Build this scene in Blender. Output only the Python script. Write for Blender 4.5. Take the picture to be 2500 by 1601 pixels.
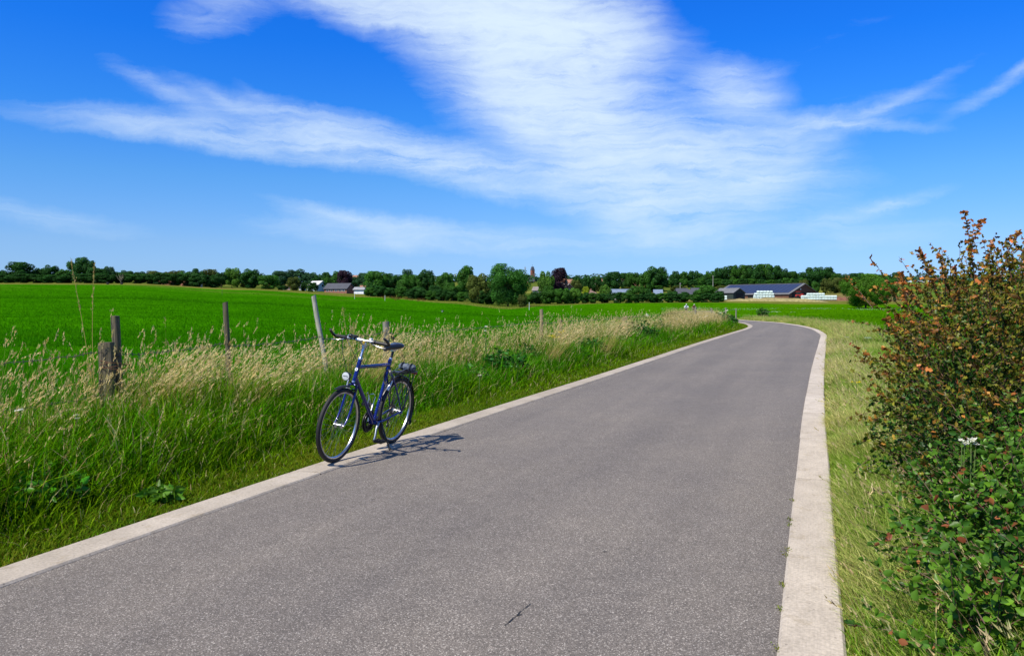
import bpy, math, random
import numpy as np
from mathutils import Vector, Matrix, Quaternion
R = math.radians
random.seed(7); rng = np.random.default_rng(11)
for o in list(bpy.data.objects): bpy.data.objects.remove(o, do_unlink=True)
scene = bpy.context.scene; COL = scene.collection

# ------------------------------------------------------------------ camera
F, EYE, HOR = 1950.0, 1.48, 740.0          # focal length in photo pixels, eye height, horizon row
TH = math.atan((800.5 - HOR) / F)
cam = bpy.data.cameras.new('camera'); cam.sensor_width = 36; cam.lens = 36 * F / 2500
cam.clip_start = 0.05; cam.clip_end = 20000
co = bpy.data.objects.new('camera', cam); COL.objects.link(co)
co.location = (0, 0, EYE); co.rotation_euler = (R(90) - TH, 0, 0); scene.camera = co
scene.view_settings.view_transform = 'Standard'; scene.view_settings.look = 'None'
scene.cycles.max_bounces = 6; scene.cycles.diffuse_bounces = 3; scene.cycles.transmission_bounces = 3
scene.view_settings.exposure = 0.35; scene.view_settings.gamma = 1.0

# ------------------------------------------------------------------ node helper
class NT:
    def __init__(s, tree): s.t = tree; tree.nodes.clear()
    def n(s, typ, ins=None, **kw):
        nd = s.t.nodes.new(typ)
        for k, v in kw.items(): setattr(nd, k, v)
        for k, v in (ins or {}).items():
            sk = nd.inputs[k]
            if isinstance(v, bpy.types.NodeSocket): s.t.links.new(v, sk)
            else: sk.default_value = v
        return nd
    def m(s, op, a, b=None, c=None, clamp=False):
        nd = s.t.nodes.new('ShaderNodeMath'); nd.operation = op; nd.use_clamp = clamp
        for i, v in enumerate((a, b, c)):
            if v is None: continue
            if isinstance(v, bpy.types.NodeSocket): s.t.links.new(v, nd.inputs[i])
            else: nd.inputs[i].default_value = v
        return nd.outputs[0]
    def mix(s, f, a, b, mode='MIX'):
        nd = s.t.nodes.new('ShaderNodeMix'); nd.data_type = 'RGBA'; nd.blend_type = mode
        for k, v in ((0, f), (6, a), (7, b)):
            if isinstance(v, bpy.types.NodeSocket): s.t.links.new(v, nd.inputs[k])
            elif k == 0: nd.inputs[k].default_value = v
            else: nd.inputs[k].default_value = (*v, 1) if len(v) == 3 else v
        return nd.outputs[2]
    def ramp(s, f, stops):
        nd = s.t.nodes.new('ShaderNodeValToRGB'); el = nd.color_ramp.elements
        while len(el) < len(stops): el.new(0.5)
        for e, (p, c) in zip(el, stops):
            e.position = p; e.color = (*c, 1) if len(c) == 3 else c
        s.t.links.new(f, nd.inputs[0]); return nd.outputs[0]
    def noise(s, vec, scale, detail=3, rough=.5, dist=0.0):
        return s.n('ShaderNodeTexNoise', {'Vector': vec, 'Scale': scale, 'Detail': detail, 'Roughness': rough, 'Distortion': dist}).outputs[0]
    def link(s, a, b): s.t.links.new(a, b)

# ------------------------------------------------------------------ sky and sun
SUN_EL, SUN_AZ = R(52), R(225)             # sun behind the viewer, to the left
w = bpy.data.worlds.new('World'); scene.world = w; w.use_nodes = True
k = NT(w.node_tree)
sky = k.n('ShaderNodeTexSky', sky_type='NISHITA', sun_disc=False, sun_elevation=SUN_EL, sun_rotation=SUN_AZ, altitude=200, air_density=1.0, dust_density=0.35, ozone_density=2.5)
d = k.n('ShaderNodeTexCoord').outputs['Generated']
sx = k.n('ShaderNodeSeparateXYZ', {0: d})
X, Y, Z = sx.outputs
el0 = k.m('ARCSINE', Z); az0 = k.m('ARCTAN2', X, Y)
ae = k.n('ShaderNodeCombineXYZ', {0: az0, 1: el0, 2: 0.0}).outputs[0]
wn = k.n('ShaderNodeTexNoise', {'Vector': ae, 'Scale': 6.0, 'Detail': 8.0, 'Roughness': .68}).outputs['Color']
wv = k.n('ShaderNodeVectorMath', {0: wn, 1: (.5, .5, .5)}, operation='SUBTRACT').outputs[0]
wv = k.n('ShaderNodeVectorMath', {0: wv, 'Scale': .045}, operation='SCALE').outputs[0]
aw = k.n('ShaderNodeVectorMath', {0: ae, 1: wv}, operation='ADD').outputs[0]
sa = k.n('ShaderNodeSeparateXYZ', {0: aw}); A_, E_ = sa.outputs[0], sa.outputs[1]
def blob(cx, cy, rx, ry, rot, wt):
    a = math.atan((cx - 1250) / F); e = math.atan((HOR - cy) / math.hypot(F, cx - 1250))
    c, s = math.cos(R(rot)), math.sin(R(rot))      # rot: degrees, positive = falling to the right
    da = k.m('SUBTRACT', A_, a); de = k.m('SUBTRACT', E_, e)
    p = k.m('MULTIPLY_ADD', da, c * F / rx, k.m('MULTIPLY', de, -s * F / rx))
    q = k.m('MULTIPLY_ADD', da, s * F / ry, k.m('MULTIPLY', de, c * F / ry))
    r2 = k.m('MULTIPLY_ADD', p, p, k.m('MULTIPLY', q, q))
    return k.m('MULTIPLY', k.m('EXPONENT', k.m('MULTIPLY', k.m('POWER', r2, 1.35 if ry > 30 else .85), -1.0)), wt)
BL = [(1080, 20, 420, 80, 10, 1.35), (1310, 150, 260, 150, 24, 1.1), (1420, 310, 300, 120, 20, .62), (1660, 400, 340, 85, 8, .5), (1450, 40, 130, 120, 0, .55),
      (1520, 490, 200, 70, 18, .42), (620, 350, 430, 34, 4, .55), (760, 310, 260, 30, 8, .3), (410, 232, 120, 18, 24, .24), (560, 262, 110, 16, 26, .13), (650, 255, 70, 13, 36, .08), (1040, 395, 360, 48, 13, .6), (540, 35, 110, 55, -15, .26),
      (1790, 225, 110, 62, 15, .55), (1930, 320, 240, 30, -8, .36), (2080, 308, 130, 10, 10, .35), (2150, 270, 170, 14, -26, .22), (2450, 212, 100, 14, -27, .32),
      (1050, 575, 380, 38, 3, .34), (840, 524, 150, 18, 10, .34), (1760, 470, 220, 80, -20, .3), (2130, 505, 140, 14, -12, .34), (1850, 570, 420, 40, 0, .2), (90, 520, 200, 25, 6, .22), (2000, 120, 350, 30, -20, .06)]
tot = None
for b in BL:
    v = blob(*b); tot = v if tot is None else k.m('ADD', tot, v)
# fibres: noise drawn out along the wind, and a fine broken layer
mp = k.n('ShaderNodeMapping', {'Vector': aw, 'Rotation': (0, 0, R(14)), 'Scale': (7, 55, 1)}).outputs[0]
fib = k.noise(mp, 1.0, 9, .66, .9)
mp2 = k.n('ShaderNodeMapping', {'Vector': aw, 'Rotation': (0, 0, R(-24)), 'Scale': (8, 42, 1)}).outputs[0]
fib2 = k.noise(mp2, 1.4, 9, .66, .9)
soft = k.noise(aw, 7.0, 4, .5)
fibs = k.m('MULTIPLY_ADD', fib, .55, k.m('MULTIPLY_ADD', fib2, .35, k.m('MULTIPLY', soft, .35)))
den = k.m('MULTIPLY', tot, k.m('MULTIPLY_ADD', k.m('SUBTRACT', fibs, .62), 3.9, .94))
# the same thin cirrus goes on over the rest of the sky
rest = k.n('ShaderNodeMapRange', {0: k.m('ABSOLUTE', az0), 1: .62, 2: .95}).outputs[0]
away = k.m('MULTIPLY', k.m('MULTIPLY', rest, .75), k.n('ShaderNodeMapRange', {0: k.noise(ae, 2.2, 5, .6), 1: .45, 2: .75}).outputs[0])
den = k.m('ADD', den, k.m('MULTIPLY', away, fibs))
den = k.m('MULTIPLY', k.n('ShaderNodeMapRange', {0: den, 1: .05, 2: 1.0, 3: 0.0, 4: 1.0}, clamp=False).outputs[0], 1.0)
den = k.m('MULTIPLY', k.m('SUBTRACT', 1.0, k.m('EXPONENT', k.m('MULTIPLY', k.m('MAXIMUM', den, 0.0), -1.25))), .97)
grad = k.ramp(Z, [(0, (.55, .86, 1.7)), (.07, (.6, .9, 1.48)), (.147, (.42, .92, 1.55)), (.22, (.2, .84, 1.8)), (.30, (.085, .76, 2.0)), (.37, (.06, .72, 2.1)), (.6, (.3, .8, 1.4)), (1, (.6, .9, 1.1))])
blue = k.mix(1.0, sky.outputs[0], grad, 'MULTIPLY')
cloud = k.n('ShaderNodeRGB'); cloud.outputs[0].default_value = (7.7, 9.2, 10.4, 1)
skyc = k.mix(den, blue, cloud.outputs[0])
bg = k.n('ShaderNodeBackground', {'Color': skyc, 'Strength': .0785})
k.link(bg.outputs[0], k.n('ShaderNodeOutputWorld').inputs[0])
sl = bpy.data.lights.new('sun', 'SUN'); sl.energy = 5.0; sl.angle = R(.53); sl.color = (1, .93, .80)
so = bpy.data.objects.new('sun', sl); COL.objects.link(so)
so.rotation_euler = Vector((-math.sin(SUN_AZ) * math.cos(SUN_EL), -math.cos(SUN_AZ) * math.cos(SUN_EL), -math.sin(SUN_EL))).to_track_quat('-Z', 'Y').to_euler()
so.location = (-10, -10, 20)

# ------------------------------------------------------------------ pixel rays (photo pixel + distance -> point)
def at(px, py, y):
    u = (px - 1250) / F; v = (800.5 - py) / F
    dy = math.cos(TH) + v * math.sin(TH); dz = -math.sin(TH) + v * math.cos(TH)
    return np.array((u / dy * y, y, EYE + dz / dy * y))
def ztop(py, y): return at(1250, py, y)[2]
def xpx(px, y): return (px - 1250) / F * y

# ------------------------------------------------------------------ terrain
TZ = np.array([0, 20, 60, 110, 170, 220, 260, 330, 390, 450, 600, 900, 2000, 6000.])
TP = np.array([-300, 0, 300, 600, 900, 1100, 1250, 1500, 1800, 2100, 2300, 2800.])
TY = {0: [752, 722, 706, 697, 691, 688, 687, 686, 685, 684], 300: [754, 725, 708, 698, 692, 689, 688, 687, 686, 685], 600: [762, 738, 722, 711, 705, 702, 700, 697, 694, 690],
      900: [774, 752, 735, 724, 718, 713, 708, 702, 695, 688], 1100: [784, 762, 744, 733, 727, 720, 713, 705, 695, 686], 1250: [788, 770, 753, 745, 740, 730, 720, 708, 694, 684],
      1500: [788, 772, 754, 743, 737, 729, 722, 707, 693, 684], 1800: [788, 772, 753, 742, 735, 729, 727, 710, 692, 684], 2100: [788, 768, 754, 745, 738, 728, 722, 708, 693, 684], 2300: [788, 768, 754, 746, 739, 728, 720, 706, 692, 685]}
TY[-300] = TY[0]; TY[2800] = TY[2300]
TH_ = np.zeros((len(TP), len(TZ)))
for i, p in enumerate(TP):
    for j, yy in enumerate(TY[int(p)]): TH_[i, j + 2] = EYE + (HOR - yy) / F * TZ[j + 2]
    TH_[i, 12] = TH_[i, 11] + 6; TH_[i, 13] = TH_[i, 11] + 8
    if 1250 <= p: TH_[i, 2] = min(TH_[i, 2], 0.0)
def HT(x, y):
    x = np.atleast_1d(np.asarray(x, float)); y = np.atleast_1d(np.asarray(y, float))
    r = np.hypot(x, y); az = np.clip(np.arctan2(x, y), -.62, .62)
    zz = r * np.cos(az); px = 1250 + F * np.tan(az)
    fi = np.clip(np.interp(px, TP, np.arange(len(TP))), 0, len(TP) - 1.001); i = fi.astype(int); t = fi - i; t = t * t * (3 - 2 * t)
    fj = np.clip(np.interp(zz, TZ, np.arange(len(TZ))), 0, len(TZ) - 1.001); j = fj.astype(int); s = fj - j
    return (TH_[i, j] * (1 - t) + TH_[i + 1, j] * t) * (1 - s) + (TH_[i, j + 1] * (1 - t) + TH_[i + 1, j + 1] * t) * s
def H1(x, y): return float(HT(x, y)[0])

# road edges traced on the ground: outer and inner line of each kerb
LO = [(-9.6, -14.5), (-4.35, 0.25), (-2.84, 4.39), (-2.3, 5.9), (-1.68, 7.55), (-1.2, 8.87), (-.55, 10.55), (.35, 12.79), (1.62, 16.0), (3.75, 21.5), (7.25, 30.6), (9.25, 35.6), (13.6, 46.5), (15.2, 51.2), (16.6, 56.8), (17.6, 62.5), (18.6, 72), (20, 84), (21.3, 97), (23.2, 110), (26.8, 125), (32, 145)]
RO = [(-4.9, -14.5), (.27, 0.25), (1.43, 3.39), (1.77, 4.28), (2.8, 7.0), (4.34, 11.06), (7.31, 18.64), (11.8, 29.92), (14.7, 37.2), (17.2, 44.9), (19.0, 52), (20.4, 60.8), (21.2, 71), (22.3, 83), (24.3, 95), (27, 107), (29.6, 117), (33, 130), (37, 147)]
def spline(pts, step):
    P = np.array(pts, float); t = np.r_[0, np.cumsum(np.hypot(*np.diff(P, axis=0).T))]
    n = max(2, int(t[-1] / .5)); tt = np.linspace(0, t[-1], n); q = np.stack([np.interp(tt, t, P[:, i]) for i in (0, 1)], 1)
    for _ in range(14):
        q[1:-1] = .25 * q[:-2] + .5 * q[1:-1] + .25 * q[2:]
    t = np.r_[0, np.cumsum(np.hypot(*np.diff(q, axis=0).T))]; tt = np.arange(0, t[-1], step)
    return np.stack([np.interp(tt, t, q[:, i]) for i in (0, 1)], 1)
def normals(q):                      # unit normal pointing to the left of travel
    g = np.gradient(q, axis=0); g /= np.hypot(g[:, 0], g[:, 1])[:, None]; return np.stack([-g[:, 1], g[:, 0]], 1)
KW = .275
lo = spline(LO, .43); ln = normals(lo); li = lo - ln * KW
ro = spline(RO, .43); rn = normals(ro); ri = ro + rn * KW

# ------------------------------------------------------------------ materials
MATS = {}
def mat(name, col, rough=.6, metal=0.0, nscale=0, namp=.0, bump=0.0, spec=.5, coat=0):
    if name in MATS: return MATS[name]
    m = bpy.data.materials.new(name); m.use_nodes = True; t = NT(m.node_tree)
    b = t.n('ShaderNodeBsdfPrincipled', {'Roughness': rough, 'Metallic': metal, 'Specular IOR Level': spec, 'Coat Weight': coat, 'Coat Roughness': .08})
    if nscale:
        c = t.n('ShaderNodeTexCoord').outputs['Object']; nz = t.noise(c, nscale, 4, .6)
        f1 = tuple(max(0, x * (1 - namp)) for x in col); f2 = tuple(min(1, x * (1 + namp)) for x in col)
        t.link(t.ramp(nz, [(.3, f1), (.7, f2)]), b.inputs['Base Color'])
        if bump: t.link(t.n('ShaderNodeBump', {'Height': nz, 'Strength': bump, 'Distance': .01}).outputs[0], b.inputs['Normal'])
    else: b.inputs['Base Color'].default_value = (*col, 1)
    t.link(b.outputs[0], t.n('ShaderNodeOutputMaterial').inputs[0]); MATS[name] = m; return m
def leafmat(name, src, trans=.35, rough=.45, gloss=.03):
    """thin leaf: diffuse, light let through and a little gloss; colour from a vertex colour or the object's colour"""
    m = bpy.data.materials.new(name); m.use_nodes = True; t = NT(m.node_tree)
    if src == 'attr': c = t.n('ShaderNodeAttribute', attribute_name='Col').outputs['Color']
    else:
        oi = t.n('ShaderNodeObjectInfo'); at_ = t.n('ShaderNodeAttribute', attribute_name='Col').outputs['Color']
        c = t.mix(1.0, oi.outputs['Color'], at_, 'MULTIPLY')
    df = t.n('ShaderNodeBsdfDiffuse', {'Color': c}); tr = t.n('ShaderNodeBsdfTranslucent', {'Color': t.mix(1.0, c, (1.15, 1.1, .6), 'MULTIPLY')})
    gl = t.n('ShaderNodeBsdfGlossy', {'Color': (1, 1, 1, 1), 'Roughness': rough})
    s1 = t.n('ShaderNodeMixShader', {0: trans, 1: df.outputs[0], 2: tr.outputs[0]})
    s2 = t.n('ShaderNodeMixShader', {0: gloss, 1: s1.outputs[0], 2: gl.outputs[0]})
    t.link(s2.outputs[0], t.n('ShaderNodeOutputMaterial').inputs[0]); MATS[name] = m; return m
M_GRASS = leafmat('grass_blade', 'attr', .38, .5, gloss=.0008)
M_LEAF = leafmat('hedge_leaf', 'attr', .28, .4, gloss=.014)
M_TREE = leafmat('tree_leaf', 'object', .22, .55, gloss=.008)
M_PETAL = leafmat('petal', 'attr', .3, .6, gloss=.01)
# ground: vertex colour gives each zone its own soil or sward, noise breaks it up
m = bpy.data.materials.new('ground'); m.use_nodes = True; t = NT(m.node_tree)
c = t.n('ShaderNodeTexCoord').outputs['Object']; vc = t.n('ShaderNodeAttribute', attribute_name='Col').outputs['Color']
n1 = t.noise(c, .09, 4, .6); n2 = t.noise(c, 1.3, 5, .65); n3 = t.noise(c, 14.0, 4, .7)
v = t.mix(t.n('ShaderNodeMapRange', {0: n1, 1: .35, 2: .68}).outputs[0], t.mix(1, vc, (.80, .84, .7), 'MULTIPLY'), t.mix(1, vc, (1.25, 1.12, 1.2), 'MULTIPLY'))
n4 = t.noise(c, .33, 5, .65)
v = t.mix(t.n('ShaderNodeMapRange', {0: n4, 1: .36, 2: .66}).outputs[0], t.mix(1, v, (.70, .76, .6), 'MULTIPLY'), t.mix(1, v, (1.14, 1.06, 1.1), 'MULTIPLY'))
v = t.mix(t.n('ShaderNodeMapRange', {0: n2, 1: .32, 2: .7}).outputs[0], t.mix(1, v, (.72, .76, .6), 'MULTIPLY'), t.mix(1, v, (1.16, 1.12, 1.1), 'MULTIPLY'))
v = t.mix(t.n('ShaderNodeMapRange', {0: n3, 1: .3, 2: .7}).outputs[0], t.mix(1, v, (.62, .66, .5), 'MULTIPLY'), t.mix(1, v, (1.25, 1.2, 1.15), 'MULTIPLY'))
b = t.n('ShaderNodeBsdfPrincipled', {'Base Color': v, 'Roughness': 1.0, 'Specular IOR Level': 0.0})
t.link(t.n('ShaderNodeBump', {'Height': t.m('ADD', n2, n3), 'Strength': .9, 'Distance': .05}).outputs[0], b.inputs['Normal'])
t.link(b.outputs[0], t.n('ShaderNodeOutputMaterial').inputs[0]); MATS['ground'] = m
# asphalt: grey binder with pale and dark stone chips
m = bpy.data.materials.new('asphalt'); m.use_nodes = True; t = NT(m.node_tree)
c = t.n('ShaderNodeTexCoord').outputs['Object']
vo = t.n('ShaderNodeTexVoronoi', {'Vector': c, 'Scale': 210.0, 'Randomness': 1.0}); chip = t.n('ShaderNodeSeparateColor', {0: vo.outputs['Color']})
vo2 = t.n('ShaderNodeTexVoronoi', {'Vector': c, 'Scale': 120.0}); chip2 = t.n('ShaderNodeSeparateColor', {0: vo2.outputs['Color']})
val = t.ramp(chip.outputs[0], [(0, (.082, .072, .063)), (.35, (.132, .116, .101)), (.8, (.178, .156, .137)), (.93, (.275, .245, .218)), (1, (.48, .435, .39))])
big = t.m('MULTIPLY', t.m('GREATER_THAN', chip2.outputs[1], .94), t.m('LESS_THAN', vo2.outputs['Distance'], .42))
val = t.mix(t.m('MULTIPLY', big, .5), val, (.52, .50, .46))
hol = t.m('MULTIPLY', t.m('LESS_THAN', chip2.outputs[1], .12), t.m('LESS_THAN', vo2.outputs['Distance'], .4))
val = t.mix(t.m('MULTIPLY', hol, .55), val, (.03, .03, .032))
trk = t.noise(t.n('ShaderNodeMapping', {'Vector': c, 'Rotation': (0, 0, R(-21)), 'Scale': (.65, 14, 1)}, vector_type='TEXTURE').outputs[0], 1.0, 4, .55)
val = t.mix(1, val, t.ramp(trk, [(.32, (.86, .86, .87)), (.68, (1.12, 1.11, 1.09))]), 'MULTIPLY')
pt = t.noise(c, .55, 4, .6); pt2 = t.noise(c, 5.0, 3, .6)
val = t.mix(1, val, t.ramp(pt, [(.3, (.90, .90, .92)), (.7, (1.08, 1.07, 1.05))]), 'MULTIPLY')
val = t.mix(1, val, t.ramp(pt2, [(.3, (.93, .93, .93)), (.7, (1.06, 1.06, 1.06))]), 'MULTIPLY')
b = t.n('ShaderNodeBsdfPrincipled', {'Base Color': val, 'Roughness': .82, 'Specular IOR Level': .35})
hgt = t.m('ADD', chip.outputs[0], t.m('MULTIPLY', vo.outputs['Distance'], -1.0))
t.link(t.n('ShaderNodeBump', {'Height': hgt, 'Strength': .18, 'Distance': .003}).outputs[0], b.inputs['Normal'])
t.link(b.outputs[0], t.n('ShaderNodeOutputMaterial').inputs[0]); MATS['asphalt'] = m
# concrete kerb: brushed, pitted, slightly different from slab to slab
m = bpy.data.materials.new('concrete'); m.use_nodes = True; t = NT(m.node_tree)
c = t.n('ShaderNodeTexCoord').outputs['Object']; oi = t.n('ShaderNodeObjectInfo')
n1 = t.noise(c, 2.2, 5, .65); n2 = t.noise(c, 60, 3, .6)
ms = t.n('ShaderNodeMapping', {'Vector': c, 'Rotation': (0, 0, R(-21)), 'Scale': (.008, .4, 1)}, vector_type='TEXTURE').outputs[0]; br = t.noise(ms, 1, 3, .6)
col = t.ramp(n1, [(.3, (.42, .365, .30)), (.7, (.575, .505, .42))])
col = t.mix(.5, col, t.ramp(n2, [(.3, (.55, .55, .55)), (.7, (1.25, 1.25, 1.25))]), 'MULTIPLY')
col = t.mix(.2, col, t.ramp(br, [(.3, (.7, .7, .7)), (.7, (1.25, 1.25, 1.25))]), 'MULTIPLY')
col = t.mix(1, col, t.ramp(oi.outputs['Random'], [(0, (.94, .93, .92)), (1, (1.05, 1.05, 1.06))]), 'MULTIPLY')
sp = t.n('ShaderNodeTexVoronoi', {'Vector': c, 'Scale': 26.0}); pit = t.m('MULTIPLY', t.m('LESS_THAN', sp.outputs['Distance'], .16), t.m('GREATER_THAN', t.n('ShaderNodeSeparateColor', {0: sp.outputs['Color']}).outputs[0], .72))
col = t.mix(t.m('MULTIPLY', pit, .6), col, (.15, .13, .11))
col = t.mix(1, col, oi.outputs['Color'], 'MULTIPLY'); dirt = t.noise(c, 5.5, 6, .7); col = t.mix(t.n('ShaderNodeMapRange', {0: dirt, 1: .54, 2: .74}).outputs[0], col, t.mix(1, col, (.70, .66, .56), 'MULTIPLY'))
b = t.n('ShaderNodeBsdfPrincipled', {'Base Color': col, 'Roughness': .88, 'Specular IOR Level': .3})
t.link(t.n('ShaderNodeBump', {'Height': t.m('ADD', n2, br), 'Strength': .4, 'Distance': .003}).outputs[0], b.inputs['Normal'])
t.link(b.outputs[0], t.n('ShaderNodeOutputMaterial').inputs[0]); MATS['concrete'] = m
# weathered wood
def wood(name, dark, light, zs=3):
    m = bpy.data.materials.new(name); m.use_nodes = True; t = NT(m.node_tree)
    c = t.n('ShaderNodeTexCoord').outputs['Object']
    g = t.noise(t.n('ShaderNodeMapping', {'Vector': c, 'Scale': (70, 70, zs)}).outputs[0], 1, 5, .65, .5); l = t.noise(c, 9, 4, .6)
    col = t.mix(t.n('ShaderNodeMapRange', {0: l, 1: .35, 2: .7}).outputs[0], t.ramp(g, [(.3, dark), (.7, light)]), t.mix(1, t.ramp(g, [(.3, dark), (.7, light)]), (.8, .95, .6), 'MULTIPLY'))
    b = t.n('ShaderNodeBsdfPrincipled', {'Base Color': col, 'Roughness': .9, 'Specular IOR Level': .2})
    t.link(t.n('ShaderNodeBump', {'Height': g, 'Strength': .8, 'Distance': .006}).outputs[0], b.inputs['Normal'])
    t.link(b.outputs[0], t.n('ShaderNodeOutputMaterial').inputs[0]); MATS[name] = m; return m
W_DARK = wood('dark_post', (.05, .04, .03), (.19, .155, .115)); W_GREY = wood('grey_post', (.10, .09, .085), (.32, .29, .265)); W_PALE = wood('pale_post', (.24, .22, .2), (.52, .48, .44)); W_TAN = wood('tan_post', (.13, .10, .065), (.36, .29, .2)); BARK = wood('bark', (.025, .02, .015), (.09, .075, .055), 6)

# ------------------------------------------------------------------ mesh helpers
def put(o, parent=None, label=None, cat=None, group=None, kind=None):
    COL.objects.link(o)
    if parent is not None: o.parent = parent
    for a_, b_ in (('label', label), ('category', cat), ('group', group), ('kind', kind)):
        if b_: o[a_] = b_
    return o
def mesh_np(name, v, tri, col=None, smooth=False):
    v = np.asarray(v, np.float32); tri = np.asarray(tri, np.int32); n = tri.shape[1]
    me = bpy.data.meshes.new(name); me.vertices.add(len(v)); me.vertices.foreach_set('co', v.ravel())
    me.loops.add(tri.size); me.loops.foreach_set('vertex_index', tri.ravel())
    me.polygons.add(len(tri)); me.polygons.foreach_set('loop_start', np.arange(0, tri.size, n, dtype=np.int32)); me.polygons.foreach_set('loop_total', np.full(len(tri), n, np.int32))
    if smooth: me.polygons.foreach_set('use_smooth', np.ones(len(tri), bool))
    me.update(calc_edges=True)
    if col is not None:
        ca = me.color_attributes.new('Col', 'FLOAT_COLOR', 'POINT'); c4 = np.ones((len(v), 4), np.float32); c4[:, :3] = col; ca.data.foreach_set('color', c4.ravel())
    return me
def obj_np(name, v, tri, material, col=None, smooth=False, **kw):
    me = mesh_np(name, v, tri, col, smooth); me.materials.append(material); return put(bpy.data.objects.new(name, me), **kw)
def empty(name, loc, rz=0, **kw):
    o = bpy.data.objects.new(name, None); o.empty_display_size = .1; o.location = loc; o.rotation_euler = (0, 0, rz); return put(o, **kw)
class MB:
    def __init__(s): s.v = []; s.f = []
    def add(s, vs, fs):
        b_ = len(s.v); s.v += [tuple(map(float, q)) for q in vs]; s.f += [tuple(i + b_ for i in f) for f in fs]; return s
    def box(s, c, sz, rot=None):
        M = Matrix.Translation(c) @ (rot.to_4x4() if rot else Matrix()); h = [q / 2 for q in sz]
        vs = [M @ Vector((a * h[0], b_ * h[1], c_ * h[2])) for a in (-1, 1) for b_ in (-1, 1) for c_ in (-1, 1)]
        return s.add(vs, [(0, 1, 3, 2), (4, 6, 7, 5), (0, 4, 5, 1), (2, 3, 7, 6), (0, 2, 6, 4), (1, 5, 7, 3)])
    def tube(s, pts, r, seg=8, cap=True, flat=1.0):
        P = [Vector(p) for p in pts]; n = len(P); rr = r if hasattr(r, '__len__') else [r] * n
        vs = []; fs = []; up = None
        for i, p in enumerate(P):
            tn = (P[min(i + 1, n - 1)] - P[max(i - 1, 0)]).normalized()
            if up is None:
                up = Vector((0, 0, 1)) if abs(tn.z) < .9 else Vector((1, 0, 0))
            a = (up - tn * up.dot(tn)).normalized(); b_ = tn.cross(a); up = a
            for q in range(seg):
                an = 2 * math.pi * q / seg; vs.append(p + a * math.cos(an) * rr[i] + b_ * math.sin(an) * rr[i] * flat)
        for i in range(n - 1):
            for q in range(seg):
                q2 = (q + 1) % seg; fs.append((i * seg + q, i * seg + q2, (i + 1) * seg + q2, (i + 1) * seg + q))
        if cap: fs += [tuple(range(seg))[::-1], tuple(range((n - 1) * seg, n * seg))]
        return s.add(vs, fs)
    def ring(s, c, prof, seg=48, a0=0, a1=2 * math.pi):
        """profile of (radius, y) swept about the y axis through c, closed profile"""
        full = abs(a1 - a0 - 2 * math.pi) < 1e-6; n = seg if full else seg + 1; m_ = len(prof); vs = []; fs = []
        for i in range(n):
            a = a0 + (a1 - a0) * i / seg
            for r_, y_ in prof: vs.append((c[0] + math.cos(a) * r_, c[1] + y_, c[2] + math.sin(a) * r_))
        for i in range(seg):
            i2 = (i + 1) % n
            for q in range(m_): fs.append((i * m_ + q, i * m_ + (q + 1) % m_, i2 * m_ + (q + 1) % m_, i2 * m_ + q))
        if not full: fs += [tuple(range(m_)), tuple(range((n - 1) * m_, n * m_))[::-1]]
        return s.add(vs, fs)
    def ball(s, c, r, seg=10, rings=6):
        r = r if hasattr(r, '__len__') else (r, r, r); vs = [(c[0], c[1], c[2] - r[2])]; fs = []
        for i in range(1, rings):
            p = math.pi * i / rings
            for q in range(seg):
                a = 2 * math.pi * q / seg; vs.append((c[0] + r[0] * math.sin(p) * math.cos(a), c[1] + r[1] * math.sin(p) * math.sin(a), c[2] - r[2] * math.cos(p)))
        vs.append((c[0], c[1], c[2] + r[2])); T = len(vs) - 1
        for q in range(seg):
            q2 = (q + 1) % seg; fs.append((0, 1 + q2, 1 + q)); fs.append((T, 1 + (rings - 2) * seg + q, 1 + (rings - 2) * seg + q2))
            for i in range(rings - 2): fs.append((1 + i * seg + q, 1 + i * seg + q2, 1 + (i + 1) * seg + q2, 1 + (i + 1) * seg + q))
        return s.add(vs, fs)
    def mesh(s, name, material, smooth=True, ang=40):
        me = bpy.data.meshes.new(name); me.from_pydata(s.v, [], s.f); me.update(); me.materials.append(material)
        if smooth:
            me.polygons.foreach_set('use_smooth', np.ones(len(me.polygons), bool)); me.set_sharp_from_angle(angle=R(ang))
        return me
    def build(s, name, material, parent=None, smooth=True, ang=40, **kw):
        return put(bpy.data.objects.new(name, s.mesh(name, material, smooth, ang)), parent, **kw)

# ------------------------------------------------------------------ ground sheet
rad = np.r_[np.geomspace(.5, 60, 60), np.linspace(62, 430, 190), np.geomspace(436, 6000, 40)]
azs = np.r_[np.linspace(-.68, .68, 280), np.linspace(.7, 2 * math.pi - .7, 70)]
Rg, Ag = np.meshgrid(rad, azs, indexing='ij'); gx = Rg * np.sin(Ag); gy = Rg * np.cos(Ag); gz = HT(gx.ravel(), gy.ravel()) - .02
nr, na = Rg.shape; ii = np.arange(nr - 1)[:, None] * na + np.arange(na)[None]; jj = np.arange(nr - 1)[:, None] * na + (np.arange(na)[None] + 1) % na
quad = np.stack([ii, ii + na, jj + na, jj], -1).reshape(-1, 4)
xx, yy = gx.ravel(), gy.ravel(); azc = np.clip(np.arctan2(xx, yy), -.62, .62); zz = np.hypot(xx, yy) * np.cos(azc); pp = 1250 + F * np.tan(azc)
GREEN = np.array((.036, .195, .001)); LIME = np.array((.075, .25, .002)); DRY = np.array((.155, .18, .045)); SOIL = np.array((.05, .05, .015)); STRAW = np.array((.34, .33, .09)); HILL = np.array((.10, .15, .035)); YARD = np.array((.25, .21, .11))
def wob(a, b, s): return np.sin(a * .031 * s + 1.3) * .5 + np.sin(a * .083 * s + b * .02 + .4) * .3 + np.sin(a * .21 * s - b * .05) * .2
g = np.repeat(GREEN[None], len(xx), 0)
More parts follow.
